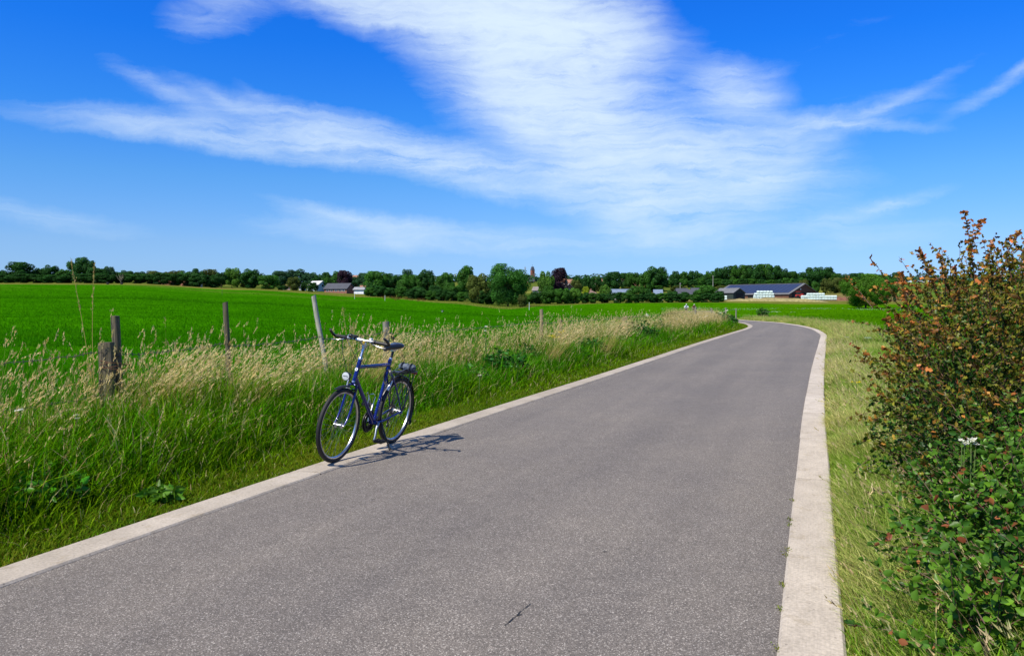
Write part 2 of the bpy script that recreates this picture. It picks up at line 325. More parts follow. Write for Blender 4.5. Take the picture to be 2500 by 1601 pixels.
def lay(mask, c_): 
    global g
    mk = np.clip(mask, 0, 1)[:, None]; g = g * (1 - mk) + np.array(c_) * mk
def dist_to(line, x, y):              # signed distance (left positive) to a traced line
    out = np.full(len(x), 1e3); near = np.where((np.hypot(x, y) < 160))[0]; nl = normals(line)
    for s0 in range(0, len(near), 4000):
        q = near[s0:s0 + 4000]; dd = np.hypot(x[q, None] - line[None, ::2, 0], y[q, None] - line[None, ::2, 1]); a = dd.argmin(1) * 2
        sg = (x[q] - line[a, 0]) * nl[a, 0] + (y[q] - line[a, 1]) * nl[a, 1]; out[q] = np.where(sg >= 0, 1, -1) * dd.min(1)
    return out
dl = dist_to(lo, xx, yy); dr = -dist_to(ro, xx, yy)
right = (dr > 0) & (np.abs(dr) < 900)
lay(np.where((pp > 1850) & (zz > 4), np.clip((pp - 1850) / 60, 0, 1), 0), LIME * .9)
lay(np.where((pp > 1300) & (zz > 60) & (zz < 400), np.clip((pp - 1300) / 200, 0, 1) * .7, 0), LIME * .85)
lay(np.clip((zz - 150) / 60, 0, 1) * (pp < 1250) * np.clip(wob(xx * 2 + yy * 2.2, yy, 1.4) * 1.2, 0, .6), (.12, .21, .03))
zd = np.interp(pp, [0, 300, 600, 760, 900, 1000, 1100, 1200, 1250, 1320, 1500, 1700, 1900, 2100, 2300], [232, 236, 240, 222, 206, 196, 178, 158, 160, 200, 232, 238, 226, 232, 236]) + wob(xx, yy, 1) * 5
lay(np.clip((zz - zd) / 4, 0, 1), DRY)
lay(np.clip((zz - zd - 45) / 6, 0, 1) * (pp < 1500), HILL * .8)
lay(np.clip((zz - 268) / 6, 0, 1) * (pp > 1650) * (pp < 2200), YARD * .8)
lay(np.clip((zz - 400) / 10, 0, 1), HILL)
lay(np.clip((zz - 400) / 10, 0, 1) * np.clip(wob(zz * 2.4, xx, 1) * 2.4, 0, 1) * .8, (.24, .25, .08))
lay((zz > 300) * (pp > 2170) * np.clip(wob(zz * 1.6, xx, 1) * 2, 0, 1), (.06, .19, .03))
lay(np.clip((3.1 - dl) / .5, 0, 1) * (dl > -1), SOIL)
lay(np.clip((2.0 - dr) / .9, 0, 1) * (dr > -1) * (zz < 75), STRAW * .55)
put(bpy.data.objects.new('ground', mesh_np('ground', np.stack([xx, yy, gz], 1), quad, g, True)), kind='structure').data.materials.append(MATS['ground'])

# ------------------------------------------------------------------ road and kerbs
def strip(name, A, B, zo, material, **kw):
    n = min(len(A), len(B)); A = A[:n]; B = B[:n]
    za = HT(A[:, 0], A[:, 1]) + zo; zb = HT(B[:, 0], B[:, 1]) + zo
    v = np.concatenate([np.c_[A, za], np.c_[B, zb]]); i = np.arange(n - 1)
    return obj_np(name, v, np.stack([i, i + n, i + n + 1, i + 1], 1), material, smooth=True, **kw)
def resample(L, n):
    t = np.r_[0, np.cumsum(np.hypot(*np.diff(L, axis=0).T))]; q = np.linspace(0, t[-1], n); return np.stack([np.interp(q, t, L[:, i]) for i in (0, 1)], 1)
road = strip('road', resample(li + ln * .03, 420), resample(ri - rn * .03, 420), .004, MATS['asphalt'], kind='structure')
def kerb(name, outer, nrm, sgn, per=5, off=0):
    root = empty(name, (0, 0, 0), kind='structure')
    t = np.r_[0, np.cumsum(np.hypot(*np.diff(outer, axis=0).T))]
    n = (len(outer) - 1 - off) // per
    for q in range(n):
        a = q * per + off; P = outer[a:a + per + 1].copy(); N = nrm[a:a + per + 1]
        dr_ = (P[-1] - P[-2]) / np.hypot(*(P[-1] - P[-2])); P[-1] -= dr_ * .013
        wob_ = random.uniform(-.004, .004); tl = random.uniform(-.002, .002)
        I = P + N * (sgn * (KW + wob_)); O_ = P + N * (sgn * random.uniform(-.004, .006))
        cx, cy = P.mean(0); cz = H1(cx, cy)
        zs = HT(P[:, 0], P[:, 1]) - cz; top = zs + .020 + tl; m_ = len(P); B = .012
        dI = (I - O_) / np.hypot(*(I - O_).T)[:, None]
        rows = [np.c_[O_, top - .16], np.c_[O_, top - B], np.c_[O_ + dI * B, top], np.c_[I - dI * B, top], np.c_[I, top - B], np.c_[I, top - .16]]
        v = np.concatenate(rows); v[:, 0] -= cx; v[:, 1] -= cy; f_ = []
        for r_ in range(5):
            for i in range(m_ - 1): f_.append((r_ * m_ + i, r_ * m_ + i + 1, (r_ + 1) * m_ + i + 1, (r_ + 1) * m_ + i) if sgn > 0 else (r_ * m_ + i + 1, r_ * m_ + i, (r_ + 1) * m_ + i, (r_ + 1) * m_ + i + 1))
        f_ += [tuple(r_ * m_ for r_ in range(6)), tuple(r_ * m_ + m_ - 1 for r_ in range(6))[::-1]]
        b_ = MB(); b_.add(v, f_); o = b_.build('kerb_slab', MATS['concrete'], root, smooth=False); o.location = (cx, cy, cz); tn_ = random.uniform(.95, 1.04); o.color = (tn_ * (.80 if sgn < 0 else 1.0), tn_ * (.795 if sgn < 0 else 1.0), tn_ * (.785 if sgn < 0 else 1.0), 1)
        e0, e1 = O_[-1] + dr_ * .0065, I[-1] + dr_ * .0065; b_ = MB(); b_.add([(*(e0 - dr_ * .006), -.05), (*(e1 - dr_ * .006), -.05), (*(e1 + dr_ * .006), -.05), (*(e0 + dr_ * .006), -.05), (*(e0 - dr_ * .006), .012), (*(e1 - dr_ * .006), .012), (*(e1 + dr_ * .006), .012), (*(e0 + dr_ * .006), .012)], [(4, 5, 6, 7), (0, 1, 5, 4), (2, 3, 7, 6)]); o = b_.build('joint', mat('joint_dirt', (.045, .04, .03), .95), root, smooth=False); o.location = (0, 0, cz)
    return root
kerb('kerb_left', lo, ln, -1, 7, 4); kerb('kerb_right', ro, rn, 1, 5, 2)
# old crack and a few dark marks on the asphalt, thin lips lying on the road
DARK = mat('bitumen', (.02, .02, .02), .9)
def crack(pts, wd):
    b_ = MB(); P = [Vector((*at_ground(*p), .0085)) for p in pts]
    for i in range(len(P) - 1):
        a, c_ = P[i], P[i + 1]; s_ = Vector((-(c_ - a).y, (c_ - a).x, 0)).normalized() * wd * random.uniform(.5, 1.3)
        b_.add([a - s_, a + s_, c_ + s_ * .8, c_ - s_ * .8], [(0, 1, 2, 3)])
    b_.build('crack', DARK, road, smooth=False)
def at_ground(px, py):
    p1 = at(px, py, 1.0); t_ = EYE / (EYE - p1[2]); return p1[0] * t_, t_
crack([(1232, 1530), (1242, 1522), (1252, 1512), (1262, 1505), (1270, 1495), (1283, 1486), (1295, 1476)], .003)
crack([(1262, 1505), (1275, 1502)], .003)
for p in ((1455, 1342), (1472, 1349), (1527, 1342), (905, 1222), (878, 1234)): crack([p, (p[0] + 9, p[1] - 1)], .004)

# ------------------------------------------------------------------ foliage generators
def blades(base, h, wd, ang, lean, droop, c0, c1, seg=3, face=None):
    """one strip per blade: leans along ang, droops with height; colours run from c0 at the foot to c1 at the tip"""
    n = len(base); tt = np.linspace(0, 1, seg + 1); dx, dy = np.cos(ang), np.sin(ang)
    fa = ang + np.pi / 2 + (rng.uniform(-.9, .9, n) if face is None else face); sxx, syy = np.cos(fa), np.sin(fa)
    V = np.zeros((n, 2 * seg + 1, 3)); C = np.zeros((n, 2 * seg + 1, 3))
    for q, t_ in enumerate(tt):
        out = h * (lean * t_ + droop * t_ * t_); up = h * (t_ - .45 * droop * t_ * t_ * t_)
        p = np.stack([base[:, 0] + dx * out, base[:, 1] + dy * out, base[:, 2] + up], 1); ww = wd * (1 - t_ ** 1.6) * (.75 + .5 * min(t_ * 3, 1)) * .5
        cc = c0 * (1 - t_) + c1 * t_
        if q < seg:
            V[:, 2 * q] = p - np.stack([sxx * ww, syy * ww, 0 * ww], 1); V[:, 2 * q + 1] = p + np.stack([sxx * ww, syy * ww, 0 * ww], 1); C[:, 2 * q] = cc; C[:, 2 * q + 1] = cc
        else: V[:, 2 * q] = p; C[:, 2 * q] = cc
    T = []
    for q in range(seg - 1): T += [(2 * q, 2 * q + 1, 2 * q + 3), (2 * q, 2 * q + 3, 2 * q + 2)]
    T.append((2 * seg - 2, 2 * seg - 1, 2 * seg)); T = np.array(T)
    tri = (T[None] + (np.arange(n) * (2 * seg + 1))[:, None, None]).reshape(-1, 3)
    return V.reshape(-1, 3), tri, C.reshape(-1, 3)
def flakes(p, axis, ln_, wd, col):
    """small loose triangles (seed husks, florets, tiny leaves)"""
    n = len(p); r_ = rng.normal(size=(n, 3)); s_ = np.cross(axis, r_); s_ /= np.linalg.norm(s_, axis=1)[:, None] + 1e-9
    a = p - s_ * (wd / 2)[:, None]; b_ = p + s_ * (wd / 2)[:, None]; c_ = p + axis * ln_[:, None]
    V = np.stack([a, b_, c_], 1).reshape(-1, 3); return V, np.arange(3 * n).reshape(-1, 3), np.repeat(col, 3, 0)
def join(*parts):
    V, T, C = [], [], []; o = 0
    for v, t_, c_ in parts: V.append(v); T.append(t_ + o); C.append(c_); o += len(v)
    return np.concatenate(V), np.concatenate(T), np.concatenate(C)
def jit(c_, n, a=.25): 
    k_ = rng.normal(1, a, (n, 1)) * np.ones((1, 3)) + rng.normal(0, a * .35, (n, 3)); return np.array(c_)[None] * np.clip(k_, .3, 2.2)
def vnoise(x, y, s, seed=0):
    r_ = np.random.default_rng(seed); ph = r_.uniform(0, 6.28, (6, 2)); fr = r_.uniform(.6, 2.2, (6, 2)) * s; th_ = r_.uniform(0, 6.28, 6); o = 0
    for i in range(6): o = o + np.sin((x * np.cos(th_[i]) + y * np.sin(th_[i])) * fr[i, 0] + ph[i, 0])
    return o / 6
def stalks(base, h, ang, lean, droop, cst, chd, nf=14, hl=.11, hw=.011, sw=.0032, wm=1.0):
    """flowering grass stalks: thin stem plus a loose husky head"""
    n = len(base); V, T, C = blades(base, h, np.full(n, sw), ang, lean, droop, cst * .75, cst, 3)
    tq = rng.uniform(0, 1, (n, nf)); hh = (hl * rng.uniform(.7, 1.35, n))[:, None]; t_ = 1 - tq * hh / h[:, None]
    out = h[:, None] * (lean[:, None] * t_ + droop[:, None] * t_ ** 2); up = h[:, None] * (t_ - .45 * droop[:, None] * t_ ** 3)
    p = np.stack([base[:, 0:1] + np.cos(ang)[:, None] * out, base[:, 1:2] + np.sin(ang)[:, None] * out, base[:, 2:3] + up], -1)
    sp = (hw * np.sin(np.clip(tq * 1.1 + .08, 0, 1) * np.pi) ** .7)[..., None]; p = p + rng.normal(size=p.shape) * sp * .55
    ax = np.stack([np.cos(ang)[:, None] * (lean[:, None] + 2 * droop[:, None] * t_), np.sin(ang)[:, None] * (lean[:, None] + 2 * droop[:, None] * t_), np.ones_like(t_) * .9], -1) + rng.normal(0, .2, p.shape)
    ax /= np.linalg.norm(ax, axis=-1)[..., None]
    cc = np.repeat(chd[:, None], nf, 1) * rng.uniform(.7, 1.25, (n, nf, 1))
    f_ = flakes(p.reshape(-1, 3), ax.reshape(-1, 3), rng.uniform(.018, .036, n * nf), rng.uniform(.0042, .0080, n * nf) * wm, cc.reshape(-1, 3))
    return join((V, T, C), f_)
def along(line, nrm, n, s0, s1, d0, d1, sgn=1, pw=1.0):
    """random points beside a traced line: distance along it s0..s1 (denser near), offset d0..d1"""
    t_ = np.r_[0, np.cumsum(np.hypot(*np.diff(line, axis=0).T))]; s = s0 + (s1 - s0) * rng.uniform(0, 1, n) ** pw; dd = rng.uniform(d0, d1, n)
    x = np.interp(s, t_, line[:, 0]); y = np.interp(s, t_, line[:, 1]); nx = np.interp(s, t_, nrm[:, 0]); ny = np.interp(s, t_, nrm[:, 1])
    return x + sgn * nx * dd, y + sgn * ny * dd, dd
def s_of(line, yv):
    t_ = np.r_[0, np.cumsum(np.hypot(*np.diff(line, axis=0).T))]; return float(np.interp(yv, line[:, 1], t_))
def base3(x, y): return np.stack([x, y, HT(x, y) - .02], 1)
def mixc(a, b_, f): return np.array(a)[None] * (1 - f[:, None]) + np.array(b_)[None] * f[:, None]
DG, MG, YG, ST, OC = (.016, .105, .002), (.048, .240, .003), (.19, .30, .005), (.72, .58, .31), (.54, .35, .13)

# ------------------------------------------------------------------ left verge: lush grass rising to straw-coloured flower stalks at the fence
parts = []
def lush(n, s0, s1, seg, wmul, pw):
    x, y, dd = along(lo, ln, n, s0, s1, .02, 3.3, 1, pw); pn = vnoise(x, y, 1.6, 3); pf = vnoise(x, y, .5, 5)
    hp = np.interp(dd, [0, .25, .55, .95, 1.5, 2.2, 2.9, 3.3], [.03, .07, .17, .44, .58, .60, .52, .28]) * (1 + .55 * pn + .25 * pf) * rng.uniform(.5, 1.25, n)
    hp = np.maximum(hp, .025); yl = np.clip(np.interp(dd, [0, .5, .9, 1.8, 2.6, 3.3], [.85, .75, .25, .12, .3, .15]) + .45 * pf + .2 * pn + rng.normal(0, .25, n), 0, 1)
    tip = mixc(MG, YG, yl) * np.clip(rng.lognormal(-.06, .38, (n, 1)), .4, 2.3); dry = rng.uniform(0, 1, n) < np.interp(dd, [0, .5, 1.5, 3], [.10, .07, .06, .16]); tip[dry] = jit(ST, int(dry.sum()), .2) * .8
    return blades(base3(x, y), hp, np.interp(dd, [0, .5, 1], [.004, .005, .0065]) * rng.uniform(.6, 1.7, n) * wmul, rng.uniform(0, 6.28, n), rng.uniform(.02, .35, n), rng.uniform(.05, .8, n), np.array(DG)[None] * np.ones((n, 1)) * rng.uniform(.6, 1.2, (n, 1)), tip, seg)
sA, sB, sC, sD = s_of(lo, 2.6), s_of(lo, 13), s_of(lo, 30), s_of(lo, 92)
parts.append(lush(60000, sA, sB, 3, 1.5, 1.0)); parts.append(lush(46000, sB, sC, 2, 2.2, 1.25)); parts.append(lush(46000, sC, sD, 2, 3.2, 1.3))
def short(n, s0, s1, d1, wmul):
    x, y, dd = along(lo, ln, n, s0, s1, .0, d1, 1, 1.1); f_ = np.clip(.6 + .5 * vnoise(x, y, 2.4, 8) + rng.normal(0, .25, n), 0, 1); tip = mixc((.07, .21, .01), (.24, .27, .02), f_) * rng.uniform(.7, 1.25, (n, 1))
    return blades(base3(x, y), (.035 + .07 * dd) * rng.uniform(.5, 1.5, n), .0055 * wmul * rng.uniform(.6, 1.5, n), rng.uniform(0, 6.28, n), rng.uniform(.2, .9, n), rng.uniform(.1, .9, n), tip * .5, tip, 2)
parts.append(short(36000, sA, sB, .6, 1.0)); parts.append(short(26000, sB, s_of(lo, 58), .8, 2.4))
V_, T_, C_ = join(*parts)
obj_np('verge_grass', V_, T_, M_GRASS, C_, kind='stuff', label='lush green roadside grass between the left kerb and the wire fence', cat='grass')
parts = []
def straw(n, s0, s1, d0, d1, mul, nf, hm=1.0):
    x, y, dd = along(lo, ln, n * 2, s0, s1, d0, d1, 1, 1.15); pn = vnoise(x, y, 1.1, 9) + .5 * vnoise(x, y, 3.1, 2)
    kq = np.where(rng.uniform(-.75, .7, 2 * n) < pn)[0][:n]; x, y, dd, pn = x[kq], y[kq], dd[kq], pn[kq]; n = len(x)
    h = np.interp(dd, [.5, 1.2, 2, 3.2], [.42, .68, .86, .92]) * (1 + .15 * pn) * np.clip(rng.normal(.95, .2, n), .55, 1.5) * hm
    f_ = np.clip(rng.normal(.35, .35, n), 0, 1); chd = mixc(ST, OC, f_ * .7) * rng.uniform(.8, 1.2, (n, 1)); cst = mixc((.30, .30, .09), (.40, .30, .11), f_)
    a_ = rng.normal(.25, 1.1, n)
    return stalks(base3(x, y), h, a_, rng.uniform(.02, .28, n), np.abs(rng.normal(.12, .2, n)), cst, chd, nf, .12, .0105 * mul, .0034 * mul, mul)
parts.append(straw(2600, sA, sB, 1.75, 3.3, 1.2, 15, 1.08)); parts.append(straw(420, sA, sB, .8, 1.8, .9, 10, .8))
parts.append(straw(3000, sB, sC, 1.6, 3.4, 1.6, 9)); parts.append(straw(6500, sC, sD, 1.2, 3.6, 3.0, 4)); parts.append(straw(2200, s_of(lo, 36), s_of(lo, 52), 1.6, 2.9, 3.4, 4, .95))
# a few leaning bundles of oat grass between the first posts
for (cx, cy, n, a0) in ((-3.9, 8.1, 200, .5), (-3.2, 8.8, 150, .55), (-2.2, 11.2, 160, .6), (.7, 17.5, 160, .3), (2.3, 20.6, 160, .2), (-3.1, 10.5, 110, .2)):
    x = cx + rng.normal(0, .16, n); y = cy + rng.normal(0, .16, n)
    parts.append(stalks(base3(x, y), rng.uniform(.75, 1.15, n), rng.normal(a0, .3, n), rng.uniform(.25, .7, n), rng.uniform(.1, .35, n), mixc((.40, .36, .14), (.45, .30, .10), rng.uniform(0, 1, n)), jit(ST, n, .15), 12, .13, .014))
V_, T_, C_ = join(*parts)
obj_np('flowering_grass', V_, T_, M_GRASS, C_, kind='stuff', label='straw coloured flowering grass stalks along the wire fence', cat='grass')

# ------------------------------------------------------------------ pasture sward beyond the fence and right-hand meadow
parts = []
def sward(n, y0, y1, p0, p1, hh, wmul, c0, c1, pw=1.6):
    y = y0 + (y1 - y0) * rng.uniform(0, 1, n) ** pw; px = rng.uniform(p0, p1, n); x = (px - 1250) / F * y
    dq = dist_to(lo, x, y); dq2 = -dist_to(ro, x, y); ok = (dq > 2.9) | (dq2 > 1.0); x, y = x[ok], y[ok]; n = len(x)
    pn = vnoise(x, y, .9, 21); f_ = np.clip(.5 + .5 * pn + rng.normal(0, .3, n), 0, 1)
    h = hh * rng.uniform(.5, 1.3, n) * (1 + .35 * pn); tip = mixc(c0, c1, f_) * rng.uniform(.7, 1.3, (n, 1))
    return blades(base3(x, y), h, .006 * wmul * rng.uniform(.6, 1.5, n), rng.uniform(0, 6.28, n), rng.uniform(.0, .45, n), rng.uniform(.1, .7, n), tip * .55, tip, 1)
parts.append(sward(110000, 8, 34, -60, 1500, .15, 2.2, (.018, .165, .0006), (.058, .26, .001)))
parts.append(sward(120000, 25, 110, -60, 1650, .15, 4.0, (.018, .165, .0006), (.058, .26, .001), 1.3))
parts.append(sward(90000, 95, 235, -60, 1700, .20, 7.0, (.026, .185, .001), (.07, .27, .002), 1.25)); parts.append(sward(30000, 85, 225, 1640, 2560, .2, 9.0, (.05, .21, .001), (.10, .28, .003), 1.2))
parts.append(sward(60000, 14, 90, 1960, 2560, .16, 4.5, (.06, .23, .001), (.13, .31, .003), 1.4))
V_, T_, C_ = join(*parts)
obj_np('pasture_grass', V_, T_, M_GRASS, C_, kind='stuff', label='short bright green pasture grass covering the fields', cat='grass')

# ------------------------------------------------------------------ right verge: pale, half dry, leaning over the kerb
parts = []
def rverge(n, s0, s1, d0, d1, seg, wmul, hm=1.0):
    x, y, dd = along(ro, rn, n, s0, s1, d0, d1, -1, 1.1); pn = vnoise(x, y, 2.0, 31); pf = vnoise(x, y, .6, 33)
    f_ = np.clip(.42 - .28 * dd / d1 + .45 * pn + .4 * pf + rng.normal(0, .25, n), 0, 1); tip = mixc((.16, .34, .012), (.68, .62, .26), f_) * np.clip(rng.lognormal(-.08, .36, (n, 1)), .4, 1.9)
    h = np.interp(dd, [0, .08, .3, 1, 2], [.05, .11, .19, .24, .26]) * (1 + .5 * pn) * rng.uniform(.5, 1.35, n) * hm
    a_ = np.where(rng.uniform(0, 1, n) < .7, rng.normal(2.4, .6, n), rng.uniform(0, 6.28, n))
    return blades(base3(x, y), h, .0042 * wmul * rng.uniform(.6, 1.6, n), a_, rng.uniform(.1, .6, n), rng.uniform(.1, .9, n), mixc((.08, .19, .01), (.36, .32, .11), f_), tip, seg)
tA, tB, tC, tD = s_of(ro, 2.3), s_of(ro, 10), s_of(ro, 28), s_of(ro, 78)
parts.append(rverge(52000, tA, tB, .0, 1.25, 2, 1.15)); parts.append(rverge(34000, tB, tC, .0, 2.2, 2, 1.9)); parts.append(rverge(22000, tC, tD, .0, 2.4, 2, 4.0, 1.5))
n = 1500; x, y, dd = along(ro, rn, n, tA, tC, .1, 1.1, -1); parts.append(stalks(base3(x, y), rng.uniform(.22, .42, n), rng.normal(2.2, .8, n), rng.uniform(.1, .6, n), rng.uniform(.1, .5, n), jit((.42, .38, .16), n, .15), jit((.50, .43, .22), n, .15), 9, .08, .008, .0028))
n = 2200; x, y, dd = along(ro, rn, n, tC, tD, .3, 2.6, -1); parts.append(stalks(base3(x, y), rng.uniform(.3, .6, n), rng.normal(2.2, 1, n), rng.uniform(.05, .5, n), rng.uniform(.05, .4, n), jit((.42, .36, .14), n, .15), jit((.52, .43, .20), n, .15), 4, .1, .02, .009, 2.5))
V_, T_, C_ = join(*parts)
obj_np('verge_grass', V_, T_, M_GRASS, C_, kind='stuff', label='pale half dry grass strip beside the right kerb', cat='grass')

# ------------------------------------------------------------------ wire fence along the verge
fence = empty('wire_fence', (-4.3, 8.5, 0), label='barbed wire fence on weathered wooden posts along the left verge', cat='fence')
def loc(p): return (p[0] + 4.3, p[1] - 8.5, p[2])
POSTS = []
def post(px, ptop, y, r, material, lab=None, lean=(0, 0), square=False, top_cut=0.0, n=12):
    zt = ztop(ptop, y); x = xpx(px, y); z0 = H1(x, y); b_ = MB(); hh = zt - z0; rr = random.Random(int(px))
    rows = 7; vs = []; fs = []
    for i in range(rows):
        t_ = i / (rows - 1); z = -.35 + (hh + .35) * t_; cx = -lean[0] * (1 - t_) * hh + .006 * rr.uniform(-1, 1); cy = -lean[1] * (1 - t_) * hh
        for q in range(n):
            a = 2 * math.pi * q / n + .4; e = r * (1 + .07 * rr.uniform(-1, 1)) * (1.0 + .08 * (1 - t_))
            if square: e *= 1.12 / max(abs(math.cos(a)), abs(math.sin(a))) ** .75 * .92
            if i == rows - 1: e *= .93
            vs.append((cx + e * math.cos(a), cy + e * math.sin(a), z + (top_cut * math.cos(a) * r if i == rows - 1 else 0)))
    vs.append((0, 0, hh + .004))
    for i in range(rows - 1):
        for q in range(n): q2 = (q + 1) % n; fs.append((i * n + q, i * n + q2, (i + 1) * n + q2, (i + 1) * n + q))
    for q in range(n): fs.append(((rows - 1) * n + q, (rows - 1) * n + (q + 1) % n, rows * n))
    b_.add(vs, fs); o = b_.build('post', material, fence, ang=35, label=lab); o.location = loc((x, y, z0)); POSTS.append((x, y, z0, r, lean, hh)); return o
post(257, 836, 8.45, .072, W_DARK, 'thick squared grey post, split at the top', (-.03, 0), True, .05)
post(282, 771, 8.62, .046, W_DARK, 'tall round post with a rounded top standing against the thick one', (-.03, 0))
post(551, 738, 10.25, .034, W_DARK, 'thin dark post leaning slightly left', (-.05, 0), False, .3)
post(766, 722, 12.3, .036, W_PALE, 'bleached pale post leaning far to the left', (-.2, 0), False, .5)
post(942, 785, 14.1, .061, W_GREY, 'stout grey post behind the bicycle saddle', (-.02, 0), False, .1)
post(1322, 755, 22.4, .052, W_TAN, None, (-.0, 0), False, .2)
post(1370, 781, 25.5, .045, W_DARK, 'short dark weathered post', (.08, 0))
post(1526, 772, 32.5, .085, W_TAN, 'short knobby post beside the pale grass', (.05, 0), True, .3)
post(1698, 749, 51.5, .062, W_GREY); post(1737, 752, 60.8, .07, W_GREY, None, (.02, 0)); post(1772, 751, 68, .07, W_GREY); post(1797, 753, 73, .06, W_GREY)
post(-260, 800, 6.6, .05, W_DARK)
WIRE = mat('rusty_wire', (.14, .12, .115), .55, .7, 40, .4)
def wire(p, q, sag, nb):
    b_ = MB(); pts = []; L = (Vector(q) - Vector(p)).length
    for i in range(13):
        t_ = i / 12; v = Vector(p).lerp(Vector(q), t_); v.z -= sag * 4 * t_ * (1 - t_) + .008 * math.sin(i * 2.7); pts.append(v)
    b_.tube(pts, .0045 if p[1] + 8.5 < 20 else .007, 5, False)
    for i in range(nb):
        t_ = (i + .5) / nb; f_ = t_ * 12; a = int(f_); v = pts[a].lerp(pts[a + 1], f_ - a)
        for s_ in (1, -1): b_.tube([v + Vector((.008, 0, -.022 * s_)), v + Vector((-.008, .004, .022 * s_))], .0022, 4, False)
    b_.build('wire', WIRE, fence, smooth=False)
def wp(i, z):
    x, y, z0, r, lean, hh = POSTS[i]; t_ = z / hh; return Vector(loc((x - lean[0] * (1 - t_) * hh, y - r - .004, z0 + z)))
order = [12, 0, 2, 3, 4, 5, 6, 7, 8, 9, 10, 11]
for a_, c_ in zip(order[:-1], order[1:]):
    far = POSTS[a_][1] > 20
    for zz_, s_ in ((.93, .03), (.52, .04)):
        if zz_ < .8 and far: continue
        z1 = min(zz_, POSTS[a_][5] - .04); z2 = min(zz_ + (.04 if zz_ > .8 else 0), POSTS[c_][5] - .04); wire(wp(a_, z1), wp(c_, z2), s_, 0 if far else 22)
b_ = MB()                                            # strand wound round the two end posts
x, y, z0, r, *_ = POSTS[0]
for i in range(4):
    pts = [loc((x + .07 + .155 * math.cos(a) * (1 + .05 * math.sin(3 * a)), y + .06 + .17 * math.sin(a), z0 + .80 + .02 * i + .016 * math.sin(2 * a + i * 2))) for a in np.linspace(0, 6.28, 22)]; b_.tube(pts, .003, 5, False)
b_.build('wire_binding', mat('rust', (.17, .07, .035), .85, .3, 60, .4), fence, smooth=False)
b_ = MB(); x, y, z0, r, *_ = POSTS[4]
for i in range(3): b_.tube([loc((x + (r + .005) * math.cos(a), y + (r + .005) * math.sin(a), z0 + .84 - .03 * i + .015 * math.sin(a + i * 1.6))) for a in np.linspace(0, 6.28, 18)], .0026, 5, False)
b_.build('wire_binding', WIRE, fence, smooth=False)
# a strut lashed behind the stout post
b_ = MB(); b_.tube([loc((x + .06, y + .12, .95)), loc((x + .32, y + .25, .38))], .028, 8); b_.build('brace', W_DARK, fence)

# ------------------------------------------------------------------ single tall plants in the verge
def grass_plant(name, px, y, specs, label):
    x = xpx(px, y); z = H1(x, y); root = empty(name, (x, y, z), label=label, cat='plant'); st = []
    for (lx, topz, bend, hd) in specs:
        pts = []
        for i in range(11):
            t_ = i / 10; pts.append(Vector((lx * t_ + bend * math.sin(t_ * 3.1), .04 * t_, topz * t_)))
        b_ = MB(); b_.tube(pts, [.0042 * (1 - .6 * i / 10) for i in range(11)], 5); o = b_.build('stem', mat('golden_stem', (.42, .31, .07), .6), root)
        n = 60; tq = rng.uniform(.72, 1.0, n); p = np.stack([np.interp(tq, np.linspace(0, 1, 11), [q[j] for q in pts]) for j in range(3)], 1) + rng.normal(0, .006 * hd, (n, 3))
        ax = np.tile((lx * .4, 0, 1.0), (n, 1)) + rng.normal(0, .25, (n, 3)); ax /= np.linalg.norm(ax, axis=1)[:, None]
        v, f_, c_ = flakes(p, ax, rng.uniform(.02, .04, n), rng.uniform(.005, .009, n), jit((.40, .32, .14), n, .2)); obj_np('seed_head', v, f_, M_GRASS, c_, parent=root, kind='stuff')
    return root
grass_plant('grass_stalk', 240, 8.3, [(-.30, 1.93, .02, 1), (-.05, 1.90, -.05, 1)], 'two very tall golden grass stalks in a V rising above the thick grey post')
grass_plant('grass_stalk', 845, 11.6, [(-.06, 1.42, .05, 2.2), (.04, 1.30, .06, 1.8), (.10, 1.2, .03, 1.6)], 'tall drooping oat grass heads rising behind the bicycle handlebar')
def leaves(p, nrm, ln_, wd, col, fold=.22, lobed=False):
    """leaf blade of 8 triangles, cupped along its midrib; p foot, nrm = direction of growth"""
    n = len(p); dr_ = nrm / (np.linalg.norm(nrm, axis=1)[:, None] + 1e-9); r_ = rng.normal(size=(n, 3)); r_[:, 2] *= .5
    s_ = np.cross(dr_, r_); s_ /= np.linalg.norm(s_, axis=1)[:, None] + 1e-9; u_ = np.cross(s_, dr_)
    L = ln_[:, None]; W_ = wd[:, None]; O = LOBED if lobed else OVAL; m_ = len(O); cv = rng.uniform(.1, .7, (n, 1))
    V = [p + dr_ * L * .42 - u_ * W_ * fold]
    for (a, c_) in O: V.append(p + dr_ * L * a + s_ * W_ * c_ - u_ * W_ * (cv * a * a) + u_ * W_ * .06 * (c_ != 0))
    V = np.stack(V, 1).reshape(-1, 3); T = np.array([(0, 1 + q, 1 + (q + 1) % m_) for q in range(m_)])
    return V, (T[None] + (np.arange(n) * (m_ + 1))[:, None, None]).reshape(-1, 3), np.repeat(col, m_ + 1, 0)
LOBED = [(0, 0), (.22, .46), (.46, .20), (.72, .36), (1, 0), (.72, -.36), (.46, -.20), (.22, -.46)]
OVAL = [(0, 0), (.18, .36), (.48, .48), (.80, .26), (1, 0), (.80, -.26), (.48, -.48), (.18, -.36)]
